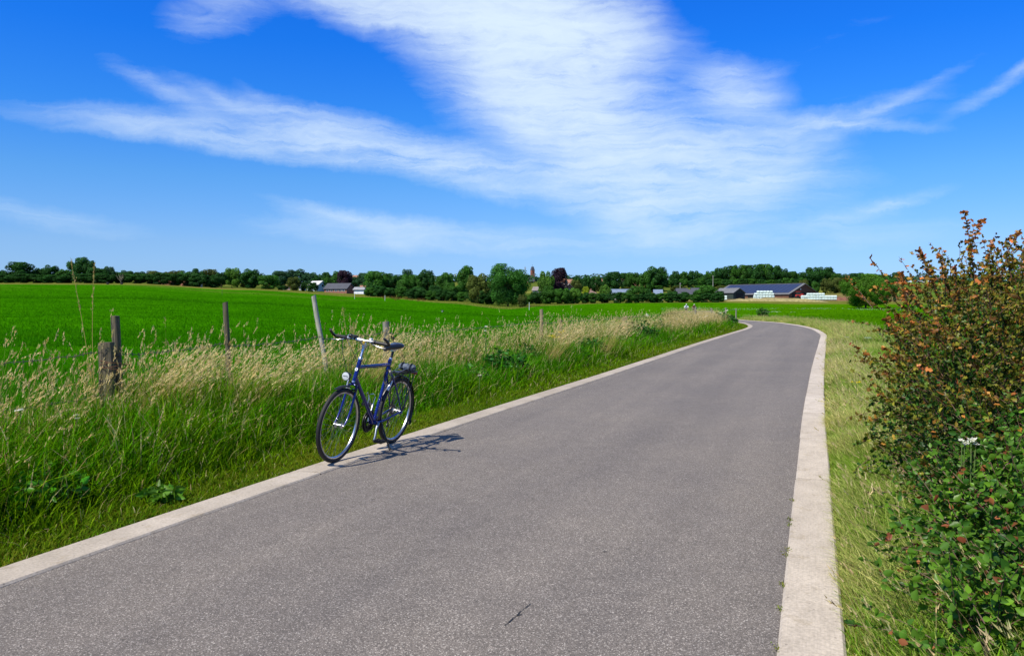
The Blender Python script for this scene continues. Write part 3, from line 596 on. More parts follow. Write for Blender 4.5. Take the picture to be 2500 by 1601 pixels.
def weed(px, y, rx, hh, nst, c_, label, off=0):
    """bushy broad-leaved weed: upright stems with opposite leaves"""
    x = xpx(px, y); z = H1(x, y); root = empty('weed', (x, y, z), label=label, cat='plant', group='leafy weeds in the left verge')
    bs = MB(); P, D = [], []
    for i in range(nst):
        a = random.uniform(0, 6.28); r_ = rx * math.sqrt(random.random()); b0 = Vector((r_ * .7 * math.cos(a), r_ * .7 * math.sin(a), 0)); tp = Vector((r_ * math.cos(a), r_ * math.sin(a), hh * random.uniform(.6, 1) * (1 - .35 * (r_ / rx) ** 2)))
        bs.tube([b0, b0.lerp(tp, .5), tp], .004, 4)
        for q in range(14):
            t_ = random.uniform(.25, 1); p = b0.lerp(tp, t_); P.append(p); D.append((random.gauss(0, 1), random.gauss(0, 1), random.gauss(.15, .35)))
    bs.build('stem', mat('green_stem', (.07, .13, .02), .6), root)
    n = len(P); sz = rng.uniform(.05, .10, n) * min(2.6, max(1, y / 22)); v, f_, cc = leaves(np.array([tuple(q) for q in P]), np.array(D), sz, sz * .55, jit(c_, n, .3)); obj_np('leaf_mass', v, f_, M_LEAF, cc, parent=root, kind='stuff')
weed(1235, 15.0, .42, .72, 60, (.022, .12, .010), 'dark bushy nettle clump right of the bicycle where the grass is darkest')
weed(1285, 17.6, .34, .62, 40, (.035, .15, .012), 'smaller green weed clump just behind the dark nettles')
weed(1440, 21.0, .5, .62, 50, (.03, .13, .012), 'dark green weed clump in the middle of the verge near the yellow flowers')
weed(1555, 28.0, .75, 1.0, 80, (.022, .12, .010), 'large rounded dark weed bush close to the left kerb halfway to the bend')
weed(1612, 34.0, .6, .85, 50, (.03, .14, .012), 'weed bush behind the large rounded one towards the bend')
weed(1768, 51.0, .8, .95, 60, (.035, .13, .015), 'leafy weed bush nearest the bend on the left verge')
weed(1862, 92.0, .75, 1.3, 40, (.05, .14, .015), 'bush with pale flowers on the bank beyond the bend')
weed(1150, 13.6, .35, .5, 40, (.04, .17, .008), 'low leafy clump between the bicycle and the dark nettles')
weed(1400, 19.4, .4, .5, 40, (.035, .15, .008), 'green leafy clump left of the yellow flowers by the kerb')
weed(1500, 24.5, .5, .6, 44, (.05, .19, .01), 'bright leafy clump left of the large rounded weed bush')
weed(1670, 40.0, .7, .8, 50, (.04, .16, .01), 'leafy clump under the pale straw before the bend')
weed(90, 5.6, .3, .34, 40, (.05, .20, .008), 'leafy green clump at the near left edge of the verge')
weed(388, 5.95, .13, .11, 22, (.08, .20, .015), 'low leafy weed at the edge of the near left kerb')
def flower(px, y, hz, rad_, nfl, c_, label, grp, name='flower', fs=.006):
    x = xpx(px, y); z = H1(x, y); root = empty(name, (x, y, z), label=label, cat='flower', group=grp); b_ = MB(); P = []
    st = max(1, nfl // 22); heads = []
    for i in range(st):
        a = random.uniform(0, 6.28); r_ = rad_ * random.random() if st > 1 else 0; tp = Vector((r_ * math.cos(a), r_ * math.sin(a), hz * random.uniform(.88, 1))); b_ = MB(); b_.tube([(tp.x * .3, tp.y * .3, 0), tp], .0035, 4); b_.build('stem', mat('green_stem', (.07, .13, .02), .6), root)
        hr = min(rad_, .12 * max(1, y / 14)) if st == 1 else min(rad_ * .45, .03 * max(1, y / 9)); P = []
        for q in range(nfl // st):
            an = random.uniform(0, 6.28); rq = hr * math.sqrt(random.random()); P.append((tp.x + rq * math.cos(an), tp.y + rq * math.sin(an), tp.z + .01 * random.random() - .15 * rq))
        n = len(P); D = np.c_[rng.normal(0, 1, (n, 2)), rng.normal(.5, .3, n)]; D /= np.linalg.norm(D, axis=1)[:, None]
        v, f_, cc = flakes(np.array(P), D, rng.uniform(.8, 1.5, n) * fs * 2, rng.uniform(.8, 1.5, n) * fs * 1.6, jit(c_, n, .08)); obj_np('bloom', v, f_, M_PETAL, cc, parent=root, kind='stuff')
WH, YE = (.78, .78, .70), (.80, .62, .02); GW = 'white umbels in the left verge'
flower(1355, 20.5, .68, .24, 90, YE, 'loose cluster of yellow flowers in front of the short dark post', 'yellow flowers in the verge', 'yellow_flower', .012)
flower(1372, 21.2, .78, .10, 50, YE, 'small yellow flower head just right of the larger yellow cluster', 'yellow flowers in the verge', 'yellow_flower', .012)
for (px, y, hz, lb) in ((44, 6.6, .62, 'flat white umbel at the far left edge'), (182, 6.9, .52, 'flat white flower head below the thick grey post'), (1578, 34, 1.0, 'single round white umbel standing above the pale grass'), (1187, 16.5, 1.0, 'small white umbel above the leaning straw grass'), (1727, 46, .75, 'white umbels lowest on the verge near the bend'), (1711, 45, .7, 'white umbels beside the lowest ones near the bend'), (1757, 50, .9, 'white flower heads on the weed bush nearest the bend'), (1772, 51, 1.02, 'topmost white flower heads on the weed bush nearest the bend'), (1168, 12.0, .40, 'white flower low in the grass right of the bicycle')):
    flower(px, y, hz, .045 * max(1, y / 14), 46, WH, lb, GW, 'white_umbel', .006 * max(1, y / 10))
flower(2163, 9.7, .32, .14, 50, YE, 'yellow flowers low beside the hedge on the right', 'yellow flowers by the hedge', 'yellow_flower', .009)
flower(2093, 12.3, .28, .08, 24, YE, 'single small yellow flower in the pale right verge', 'yellow flowers by the hedge', 'yellow_flower', .009)
flower(2120, 27.0, .34, 1.0, 150, (.45, .52, .42), 'patch of small whitish flowers in the meadow left of the hedge', None, 'white_flower_patch', .009)
flower(2095, 17.5, .32, .3, 60, (.5, .56, .46), 'thin group of white flowers in the meadow nearer the kerb', None, 'white_flower_patch', .006)
flower(1890, 80.0, .8, 2.5, 160, (.62, .66, .58), 'white flowers on the bank right of the bend', None, 'white_flower_patch', .016)
# low rosettes of leaves at the kerb line and tufts of moss in the right joint
MOSS = 'moss tufts in the right kerb joint'
for i, yv in enumerate((3.35, 3.78, 4.12, 4.62, 4.72, 5.25, 5.38, 5.9)):
    i0 = int(np.argmin(abs(ri[:, 1] - yv))); t_ = yv - ri[i0, 1]; x, y = ri[i0, 0] + .38 * t_, yv; n = 40
    P = np.c_[rng.normal(0, .010, n), rng.normal(0, .026, n), rng.uniform(.002, .012, n)]; D = rng.normal(size=(n, 3)); D[:, 2] = abs(D[:, 2])
    sz = rng.uniform(.006, .011, n); v, f_, cc = leaves(P, D, sz, sz * .7, jit((.16, .19, .02), n, .3))
    o = obj_np('moss_tuft', v, f_, M_LEAF, cc, label=['small green moss tuft in the right kerb joint, nearest the camera', *['small green moss tuft in the right kerb joint, %s from the camera' % w_ for w_ in ('second', 'third', 'fourth', 'fifth', 'sixth', 'seventh', 'eighth')]][i], cat='moss', group=MOSS); o.location = (x, y, .006)

# ------------------------------------------------------------------ hedge bushes on the right
def hedge(name, ells, ntw, nlf, size, cfun, label, cat, spikes=(), base=(4, 7, 0), leaf_part=0, twc=(.11, .05, .03), lobed=False):
    root = empty(name, base, label=label, cat=cat); bs = MB(); tw = MB(); P, D, Q = [], [], []
    bx, by = base[0], base[1]
    for i in range(ntw):
        c_, r_ = random.choices(ells, [e[1][0] * e[1][1] for e in ells])[0]
        dv = Vector((random.gauss(0, 1), random.gauss(0, 1), random.gauss(.12, 1))).normalized()
        rr_ = random.uniform(.50, .93) if random.random() < .75 else random.uniform(.25, .6)
        f_ = 1 + .16 * math.sin(dv.x * 7 + dv.z * 5 + c_[0]) + .10 * math.sin(dv.y * 11 - dv.z * 9)
        p0 = Vector([c_[j] + dv[j] * r_[j] * rr_ * f_ for j in range(3)])
        if p0.z < .03: continue
        gd = (dv + Vector((random.gauss(0, .55), random.gauss(0, .55), random.gauss(.45, .5)))).normalized(); L = random.uniform(.18, .42)
        p1 = p0 + gd * L * .5 + Vector((0, 0, .01)); p2 = p0 + gd * L + Vector((random.gauss(0, .03), random.gauss(0, .03), random.gauss(0, .03)))
        tw.tube([p0 - Vector((bx, by, 0)), p1 - Vector((bx, by, 0)), p2 - Vector((bx, by, 0))], [.0028, .002, .001], 3, False)
        for q in range(nlf):
            t_ = (q + random.random()) / nlf; p = (p0.lerp(p1, t_ * 2) if t_ < .5 else p1.lerp(p2, t_ * 2 - 1)); P.append(p); D.append(gd * .5 + Vector((random.gauss(0, 1), random.gauss(0, 1), random.gauss(-.05, .6)))); Q.append((t_, rr_ + .25 * t_))
    for (foot, tip) in spikes:                        # long leafy shoots standing clear of the mass
        a, b0 = Vector(foot), Vector(tip); m_ = a.lerp(b0, .5) + Vector((random.gauss(0, .03), 0, 0)); tw.tube([q - Vector((bx, by, 0)) for q in (a, m_, b0)], [.006, .004, .0018], 5, False)
        L = (b0 - a).length; k_ = int(L / .018)
        for q in range(k_):
            t_ = (q + random.random()) / k_; p = a.lerp(m_, t_ * 2) if t_ < .5 else m_.lerp(b0, t_ * 2 - 1)
            for _ in range(2): P.append(p); D.append(Vector((random.gauss(0, 1), random.gauss(0, 1), random.gauss(-.1, .4)))); Q.append((t_, .9 + .35 * t_))
        for q in range(int(L * 7)):                    # side twigs
            t_ = random.uniform(0, .75); p = a.lerp(b0, t_); e = p + Vector((random.gauss(0, .10), random.gauss(0, .10), random.uniform(.02, .12))); tw.tube([p - Vector((bx, by, 0)), e - Vector((bx, by, 0))], [.003, .0015], 3, False)
            for _ in range(6): P.append(p.lerp(e, random.random())); D.append(Vector((random.gauss(0, 1), random.gauss(0, 1), random.gauss(-.1, .5)))); Q.append((t_, 1.0))
        for _ in range(7): P.append(b0.copy()); D.append(Vector((random.gauss(0, 1), random.gauss(0, 1), random.gauss(-.2, .5)))); Q.append((1, 1.25))
    for c_, r_ in ells:                                # woody limbs from the ground
        for q in range(5):
            a = random.uniform(0, 6.28); e = Vector((c_[0] + .6 * r_[0] * math.cos(a), c_[1] + .6 * r_[1] * math.sin(a), c_[2] + random.uniform(0, .5) * r_[2])); g0 = Vector((c_[0] + random.gauss(0, .12), c_[1] + random.gauss(0, .12), -.05))
            bs.tube([q_ - Vector((bx, by, 0)) for q_ in (g0, g0.lerp(e, .5) + Vector((random.gauss(0, .06), random.gauss(0, .06), .06)), e)], [.017, .011, .005], 6, False)
    bs.build('limb', BARK, root); tw.build('twig', mat('twig_' + name, twc, .7), root, smooth=False)
    P = np.array([tuple(p) for p in P]) - np.array((bx, by, 0)); D = np.array([tuple(d_) for d_ in D]); Q = np.array(Q); n = len(P)
    ok = P[:, 2] > .02; P, D, Q = P[ok], D[ok], Q[ok]; n = len(P)
    sz = size * rng.uniform(.6, 1.45, n); col = cfun(P + np.array((bx, by, 0)), Q, n)
    if leaf_part:                                      # the leaves that show largest are leaves of their own
        vis = np.argsort(np.hypot(P[:, 0] + bx, P[:, 1] + by) - 3.0 * sz)[:leaf_part]; rest_ = np.setdiff1d(np.arange(n), vis)
        lv, lt, lc = leaves(np.zeros((5, 3)), np.tile((1., 0, 0), (5, 1)), np.ones(5), np.full(5, .72), np.ones((5, 3)))
        proto = []
        for q in range(5):
            me = mesh_np('leaf', lv[q * 9:q * 9 + 9], lt[:8], lc[:9]); me.materials.append(M_TREE); proto.append(me)
        for q in vis:
            o = bpy.data.objects.new('leaf', proto[q % 5]); o.location = P[q]; o.scale = (sz[q],) * 3; o.rotation_euler = Vector(D[q]).to_track_quat('X', 'Z').to_euler(); o.color = (*col[q], 1); put(o, root)
        P, D, sz, col = P[rest_], D[rest_], sz[rest_], col[rest_]; n = len(P)
    v, f_, c2 = leaves(P, D, sz, sz * (1.05 if lobed else .72), col, .22, lobed); obj_np('leaf_mass', v, f_, M_LEAF, c2, parent=root, kind='stuff')
    return root
def maple_col(P, Q, n):
    red = np.clip((P[:, 2] - .75) * .38 + (Q[:, 1] - .70) * 1.1 + vnoise(P[:, 0] * 3, P[:, 2] * 3, 1.2, 41) * .32 + rng.normal(0, .22, n), 0, 1)
    c_ = mixc((.032, .105, .012), (.17, .165, .016), np.clip(red * 2, 0, 1)); c_ = c_ * (1 - np.clip(red * 2 - 1, 0, 1)[:, None]) + jit((.36, .12, .03), n, .25) * np.clip(red * 2 - 1, 0, 1)[:, None]
    return c_ * np.clip(rng.lognormal(-.15, .4, (n, 1)), .3, 1.9)
def bramble_col(P, Q, n):
    f_ = np.clip(rng.normal(.35, .3, n) + .3 * vnoise(P[:, 0] * 4, P[:, 1] * 4, 1.5, 43), 0, 1); c_ = mixc((.034, .105, .012), (.125, .265, .018), f_)
    r_ = rng.uniform(0, 1, n) < .05; c_[r_] = jit((.28, .10, .04), int(r_.sum()), .2); return c_ * rng.uniform(.7, 1.3, (n, 1))
def sp(px0, py0, px1, py1, y): return (tuple(at(px0, py0, y)), tuple(at(px1, py1, y)))
SPK = [sp(2380, 690, 2355, 518, 6.9), sp(2372, 680, 2396, 540, 7.0), sp(2300, 740, 2245, 612, 7.1), sp(2320, 730, 2296, 625, 7.2), sp(2330, 720, 2330, 650, 6.8), sp(2430, 680, 2418, 600, 6.8), sp(2440, 690, 2460, 585, 6.7), sp(2470, 680, 2488, 566, 6.6), sp(2240, 800, 2202, 668, 6.9), sp(2230, 860, 2166, 780, 6.7), sp(2240, 830, 2192, 770, 6.6), sp(2520, 700, 2510, 590, 6.4), sp(2225, 930, 2160, 850, 6.4), sp(2220, 1000, 2150, 960, 6.3), sp(2280, 770, 2222, 710, 6.8), sp(2210, 1120, 2150, 1080, 6.0)]
hedge('hedge_bush', [((4.25, 7.0, .95), (1.0, 1.15, 1.02)), ((5.1, 7.2, .85), (1.1, 1.2, .95)), ((3.75, 6.2, .70), (.78, .85, .78)), ((4.9, 6.0, .85), (1.1, 1.1, 1.0)), ((3.50, 5.5, .40), (.62, .6, .5)), ((3.6, 5.0, .45), (.6, .45, .45)), ((3.42, 6.0, .55), (.62, .6, .60)), ((3.1, 5.25, .30), (.5, .5, .36))], 4000, 14, .031, maple_col, 'tall field maple bush with copper red young leaves at the right edge', 'bush', SPK, (4.15, 7, 0), 0, lobed=True)
hedge('bramble', [((3.35, 4.75, .28), (.75, .62, .34)), ((2.80, 4.15, .25), (.62, .6, .36)), ((2.50, 3.55, .15), (.60, .6, .32)), ((2.1, 3.2, .08), (.4, .4, .2)), ((3.3, 3.9, .32), (.7, .7, .40))], 1500, 19, .036, bramble_col, 'sprawling green bramble with reddish canes at the foot of the maple bush', 'bush', [sp(2500, 1090, 2290, 1300, 4.3), sp(2520, 1190, 2330, 1270, 4.2), sp(2500, 1400, 2230, 1500, 3.9), sp(2500, 1250, 2380, 1380, 4.1)], (2.8, 4.2, 0), 300, (.10, .06, .035))
flower(2378, 4.55, .76, .042, 120, WH, 'cream white umbel half hidden among the maple leaves', None, 'white_umbel', .006)
flower(2355, 4.6, .74, .03, 60, WH, 'small white umbel left of the larger one among the maple leaves', None, 'white_umbel', .006)

# ------------------------------------------------------------------ trees: a few crowns, each copy with its own size and colour
def crown_mesh(seed, nl=20, leaf=.055, per=330, low=.16, spread=.8):
    r_ = np.random.default_rng(seed); V, N, S = [], [], []
    cs = [(0, 0, .60, .42)]
    for i in range(nl):
        a = r_.uniform(0, 6.28); zc = r_.uniform(low + .10, .90); w_ = spread * math.sin(math.pi * min(1, max(.08, (zc - low) / (1.02 - low)))) ** .6; rr_ = w_ * r_.uniform(.45, .85)
        cs.append((rr_ * math.cos(a), rr_ * math.sin(a), zc, r_.uniform(.17, .32)))
    for (x, y, z, q) in cs:
        n = int(per * (q / .25) ** 1.6); d_ = r_.normal(size=(n, 3)); d_ /= np.linalg.norm(d_, axis=1)[:, None]
        rad_ = q * r_.uniform(.55, 1.12, n) ** .6; p = np.c_[x + d_[:, 0] * rad_, y + d_[:, 1] * rad_, z + d_[:, 2] * rad_ * .62]; V.append(p); N.append(d_ + r_.normal(0, .45, (n, 3))); S.append(np.full(n, r_.uniform(.75, 1.2)))
    P, N, S = np.concatenate(V), np.concatenate(N), np.concatenate(S); ok = (P[:, 2] > low * .8); P, N, S = P[ok], N[ok], S[ok]
    # squeeze lobes into the unit tree: height 1, radius 1
    P[:, 2] = np.where(P[:, 2] > 1, 1 - (P[:, 2] - 1) * .3, P[:, 2]); mx = np.percentile(np.hypot(P[:, 0], P[:, 1]), 98); P[:, :2] /= mx
    n = len(P); N /= np.linalg.norm(N, axis=1)[:, None]; t_ = np.cross(N, r_.normal(size=(n, 3))); t_ /= np.linalg.norm(t_, axis=1)[:, None]; b_ = np.cross(N, t_)
    s = (leaf * r_.uniform(.5, 1.3, n))[:, None]; sq = np.array((1, 1, .5))
    v = np.stack([P - t_ * s * sq, P + b_ * s * .7 * sq, P + t_ * s * sq, P - b_ * s * .7 * sq], 1).reshape(-1, 3)
    col = np.repeat((S * r_.uniform(.65, 1.35, n))[:, None] * np.ones((1, 3)), 4, 0)
    me = mesh_np('crown', v, np.arange(4 * n).reshape(-1, 4), col); me.materials.append(M_TREE); return me
def trunk_mesh(seed, h=.55):
    r_ = random.Random(seed); b_ = MB(); b_.tube([(0, 0, -.03), (0.01, 0, .12), (.02, .01, .3), (0, .02, h)], [.055, .042, .036, .02], 8)
    for i in range(6):
        a = r_.uniform(0, 6.28); z = r_.uniform(.18, .4); e = r_.uniform(.35, .6); b_.tube([(0, 0, z), (e * .5 * math.cos(a), e * .5 * math.sin(a), z + .12), (e * math.cos(a), e * math.sin(a), z + .3)], [.022, .015, .006], 5, False)
    return b_.mesh('trunk', BARK)
CROWN = [crown_mesh(s, nl, lf, per, lw, spd) for s, nl, lf, per, lw, spd in ((1, 28, .048, 420, .0, .85), (2, 26, .050, 420, .02, .8), (3, 30, .046, 420, -.02, .9), (4, 24, .050, 420, .04, .8), (5, 24, .05, 400, -.04, .9), (6, 26, .048, 420, -.06, .95), (7, 22, .055, 360, .0, .8))]
BIGC = crown_mesh(8, 44, .026, 900, .02, .9)
TRUNK = [trunk_mesh(s) for s in (1, 2, 3)]
def tree(px, ptop, hw, y, c_, label, group=None, var=None, cat='tree', name='tree', big=False, base=None):
    x = xpx(px, y); z = H1(x, y) if base is None else base; h = max(1.0, ztop(ptop, y) - z); r_ = hw / F * y
    root = empty(name, (x, y, z), random.uniform(0, 6.28), label=label, cat=cat, group=group)
    cr = put(bpy.data.objects.new('crown', BIGC if big else CROWN[var if var is not None else random.choice((0, 1, 2, 3))]), root); cr.scale = (r_, r_ * random.uniform(.9, 1.1), h / .99)
    k_ = random.uniform(.85, 1.15); cr.color = (c_[0] * k_, c_[1] * k_, c_[2] * k_, 1)
    tk = put(bpy.data.objects.new('trunk', random.choice(TRUNK)), root); tk.scale = (max(2.2, r_ * .8), max(2.2, r_ * .8), h); return root
D_, M_, L_, O_, P_, B_, Y_ = (.022, .085, .014), (.040, .130, .014), (.075, .185, .020), (.080, .110, .020), (.030, .014, .026), (.030, .090, .036), (.22, .30, .012)
ORD = ['first', 'second', 'third', 'fourth', 'fifth', 'sixth', 'seventh', 'eighth', 'ninth', 'tenth', 'eleventh', 'twelfth', 'thirteenth', 'fourteenth', 'fifteenth', 'sixteenth', 'seventeenth', 'eighteenth', 'nineteenth', 'twentieth', 'twenty-first', 'twenty-second', 'twenty-third', 'twenty-fourth', 'twenty-fifth', 'twenty-sixth']
CN = {id(D_): 'dark green', id(M_): 'mid green', id(L_): 'light green', id(O_): 'olive', id(P_): 'purple-leaved', id(B_): 'blue-green', id(Y_): 'yellow-green'}
def row(lst, place, group, noun='tree', var=None, cat='tree', name='tree'):
    lst = sorted(lst, key=lambda q: q[0])
    for i, q in enumerate(lst):
        px, tp, hw, y, c_ = q[:5]; lab = q[5] if len(q) > 5 else '%s %s, %s from left %s' % (CN[id(c_)], noun, ORD[i], place)
        tree(px, tp, hw, y, c_, lab, group, var, cat, name)
# far left: hedge and the trees standing in it
row([(i * 31 - 10, 669 + random.uniform(-2.5, 2.5), 25, 264 + random.uniform(-2, 4), D_) for i in range(18)], 'in the hedge topping the left field', 'hedge bushes along the left field', 'hedge bush', 5, 'bush', 'hedge_bush')
row([(5, 659, 12, 300, D_), (48, 641, 38, 300, D_, 'broad round dark tree nearest the left edge of the picture'), (100, 654, 18, 305, D_), (128, 647, 20, 300, D_), (158, 657, 18, 300, M_), (197, 629, 33, 285, D_, 'tallest, spreading tree on the far left behind the grass stalks'), (222, 637, 16, 283, D_), (242, 655, 24, 276, D_), (266, 650, 18, 290, B_), (312, 660, 20, 300, D_), (345, 663, 20, 310, D_), (374, 662, 22, 300, O_), (402, 664, 20, 300, O_), (432, 660, 22, 300, O_), (456, 661, 16, 300, M_), (482, 656, 19, 285, D_), (510, 658, 22, 288, O_), (541, 665, 16, 274, D_), (567, 654, 22, 280, L_), (613, 656, 24, 270, D_), (655, 672, 26, 262, M_)], 'along the far edge of the left field', 'trees along the left field')
for px_, tp_ in ((60, 664), (300, 664), (420, 666), (580, 667)): tree(px_, tp_, 45, 340, D_, 'low dark wood edge behind the left hedge near the %s' % {60: 'picture edge', 300: 'bare shrub', 420: 'olive trees', 580: 'light green tree'}[px_], 'trees along the left field', 6)
row([(688, 662, 24, 470, B_), (725, 657, 30, 480, B_), (757, 665, 20, 470, B_), (778, 671, 16, 430, D_), (798, 665, 14, 400, D_), (827, 662, 15, 400, M_), (843, 661, 19, 325, P_, 'dark purple copper beech behind the long slate-roofed house'), (885, 667, 15, 450, B_), (901, 668, 10, 455, B_), (868, 676, 20, 460, B_), (940, 672, 30, 460, B_)], 'behind the houses left of centre', 'trees behind the houses')
tree(717, 676, 19, 258, O_, 'small olive tree in front of the pink house', None, 1); tree(743, 690, 9, 262, D_, 'dark bush left of the white-roofed house', None, 5, 'bush', 'bush'); tree(763, 690, 17, 258, D_, 'dark bush in front of the white-roofed house', None, 5, 'bush', 'bush'); tree(806, 676, 17, 300, M_, 'green tree behind the gap between the two houses', None, 1); tree(690, 697, 16, 256, D_, 'dark bush left of the pink house', None, 5, 'bush', 'bush')
row([(922, 663, 32, 232, M_), (958, 669, 24, 234, D_), (994, 658, 20, 246, D_), (1000, 671, 30, 226, M_), (1040, 658, 27, 228, D_), (1086, 666, 28, 226, M_), (1136, 649, 27, 228, M_), (1102, 690, 24, 214, M_), (1062, 696, 20, 216, D_), (1166, 668, 27, 205, O_, 'rounded olive tree left of the big dark tree'), (1268, 658, 20, 214, D_), (1195, 690, 22, 206, D_), (905, 690, 14, 228, D_), (1020, 700, 22, 220, D_)], 'in the wood left of the church tower', 'trees in the wood left of the tower')
tree(1240, 645, 55, 198, (.034, .125, .016), 'largest, broad dark chestnut tree left of the church tower', None, 0, big=True)
row([(1333, 663, 23, 262, L_), (1347, 672, 22, 300, P_), (1364, 655, 22, 306, P_, 'tall purple copper beech right of the church tower'), (1410, 672, 13, 430, D_), (1405, 684, 16, 380, O_), (1432, 676, 15, 400, D_), (1456, 676, 19, 400, D_), (1495, 664, 25, 420, D_), (1528, 667, 16, 440, D_), (1546, 665, 20, 430, M_), (1575, 664, 20, 425, M_), (1600, 650, 32, 440, D_, 'large domed dark tree on the hill right of the village')], 'behind the village roofs', 'trees behind the village')
row([(1275, 719, 13, 186, O_, 'small scrubby tree beside the field gap'), (1308, 712, 18, 240, D_), (1342, 699, 25, 236, M_), (1374, 704, 21, 234, M_), (1402, 703, 19, 236, L_), (1431, 700, 10, 258, Y_, 'small bright yellow-green tree among the village houses'), (1476, 695, 17, 262, L_), (1555, 698, 26, 250, M_), (1577, 704, 18, 252, D_), (1641, 709, 16, 248, D_), (1672, 713, 13, 250, D_), (1725, 696, 28, 250, M_), (1700, 712, 12, 252, D_), (1758, 711, 13, 250, D_), (1605, 722, 14, 246, D_)], 'along the near edge of the village', 'trees along the village edge')
row([(1290 + 27 * i, 716 + random.uniform(-3, 4), 19, 242 + random.uniform(-3, 3), D_ if i % 3 else M_) for i in range(18)], 'in the hedge below the village', 'hedge bushes below the village', 'hedge bush', 5, 'bush', 'hedge_bush')
row([(1648, 662, 14, 520, D_), (1668, 663, 13, 520, M_), (1692, 661, 16, 520, D_), (1712, 667, 16, 520, D_), (1733, 662, 18, 525, M_), (1755, 654, 20, 520, D_), (1779, 650, 22, 525, D_), (1802, 647, 22, 520, M_), (1822, 648, 22, 530, D_), (1845, 646, 24, 520, D_), (1868, 645, 24, 525, M_), (1890, 648, 22, 520, D_), (1910, 656, 20, 520, D_), (1930, 663, 18, 520, M_), (1955, 664, 16, 530, D_), (1985, 653, 27, 500, D_), (2015, 652, 25, 505, D_), (2040, 668, 18, 500, M_), (2075, 668, 30, 470, D_), (2110, 666, 26, 470, D_), (2150, 671, 22, 460, D_), (2183, 665, 17, 440, D_)], 'in the wood on the hill behind the barns', 'trees in the hilltop wood')
row([(1625 + 21 * i, 681 + random.uniform(-3, 3), 15, 500, D_ if i % 2 else M_) for i in range(20)], 'in the undergrowth below the hilltop wood', 'undergrowth below the hilltop wood', 'bush', 5, 'bush', 'bush')
row([(1962, 682, 16, 410, O_), (1990, 689, 12, 405, M_), (2020, 680, 18, 415, O_), (2046, 679, 18, 420, O_), (2176, 680, 18, 300, M_), (2140, 690, 16, 380, O_), (2206, 704, 10, 280, B_), (2185, 715, 5, 270, B_), (2070, 690, 18, 400, M_)], 'among the orchard trees right of the barns', 'orchard trees')
row([(2195 + 9 * i, 677 + random.uniform(-1.5, 2), 6, 780, D_) for i in range(9)], 'in the row behind the far white greenhouse', 'far trees behind the greenhouse', 'small tree')
tree(2113, 669, 58, 178, (.085, .215, .015), 'broad free-standing green tree in the meadow left of the hedge bush', None, 2, big=True)
row([(1490 + 55 * i, 699 + random.uniform(-2, 2), 20, 430, O_ if i % 2 else M_) for i in range(6)], 'along the hillside field below the wood', 'hillside hedge bushes', 'hedge bush', 5, 'bush', 'hedge_bush')
row([(905 + 25 * i, 701 + 1.2 * i + random.uniform(-4, 4), 18, 222 - 1.6 * i, D_ if i % 3 else M_) for i in range(12)], 'in the undergrowth below the wood', 'undergrowth below the wood', 'bush', 5, 'bush', 'bush')
# far background wood reads as one mass
r_ = np.random.default_rng(77); P = []; N = []
for i in range(240):
    px = -150 + i * 11.6; y = 720 + 60 * math.sin(i * 1.7); x = xpx(px, y); z0 = H1(x, y); top = ztop(673 + 4 * math.sin(i * .9) + 3 * math.sin(i * 2.3), y)
    n = 70; d_ = r_.normal(size=(n, 3)); d_ /= np.linalg.norm(d_, axis=1)[:, None]; hh = (top - z0) / 2; P.append(np.c_[x + d_[:, 0] * 5, y + d_[:, 1] * 5, z0 + hh + d_[:, 2] * hh]); N.append(d_ + r_.normal(0, .4, (n, 3)))
P = np.concatenate(P); N = np.concatenate(N); n = len(P); N /= np.linalg.norm(N, axis=1)[:, None]; t_ = np.cross(N, r_.normal(size=(n, 3))); t_ /= np.linalg.norm(t_, axis=1)[:, None]; b2 = np.cross(N, t_); s_ = r_.uniform(.6, 1.6, (n, 1))
v = np.stack([P - t_ * s_, P + b2 * s_ * .7, P + t_ * s_, P - b2 * s_ * .7], 1).reshape(-1, 3)
obj_np('far_wood', v, np.arange(4 * n).reshape(-1, 4), M_LEAF, np.repeat(jit((.030, .085, .032), n, .25), 4, 0), kind='stuff', label='dark line of far woods behind the village and fields', cat='wood')
# bare grey shrub in the left hedge
b_ = MB(); b_.tube([(0, 0, 0), (0, 0, 1.2)], [.1, .07], 6)
for i in range(26):
    a = random.uniform(0, 6.28); e = random.uniform(.5, 1.4); z = random.uniform(.6, 1.3); b_.tube([(0, 0, z), (e * .6 * math.cos(a), e * .6 * math.sin(a), z + .8), (e * math.cos(a), e * math.sin(a), z + random.uniform(1.2, 2.2))], [.05, .035, .015], 4, False)
o = b_.build('bare_shrub', mat('grey_twig', (.20, .17, .12), .9), label='bare greyish shrub standing before the left hedge', cat='bush'); x = xpx(296, 252); o.location = (x, 252, H1(x, 252))

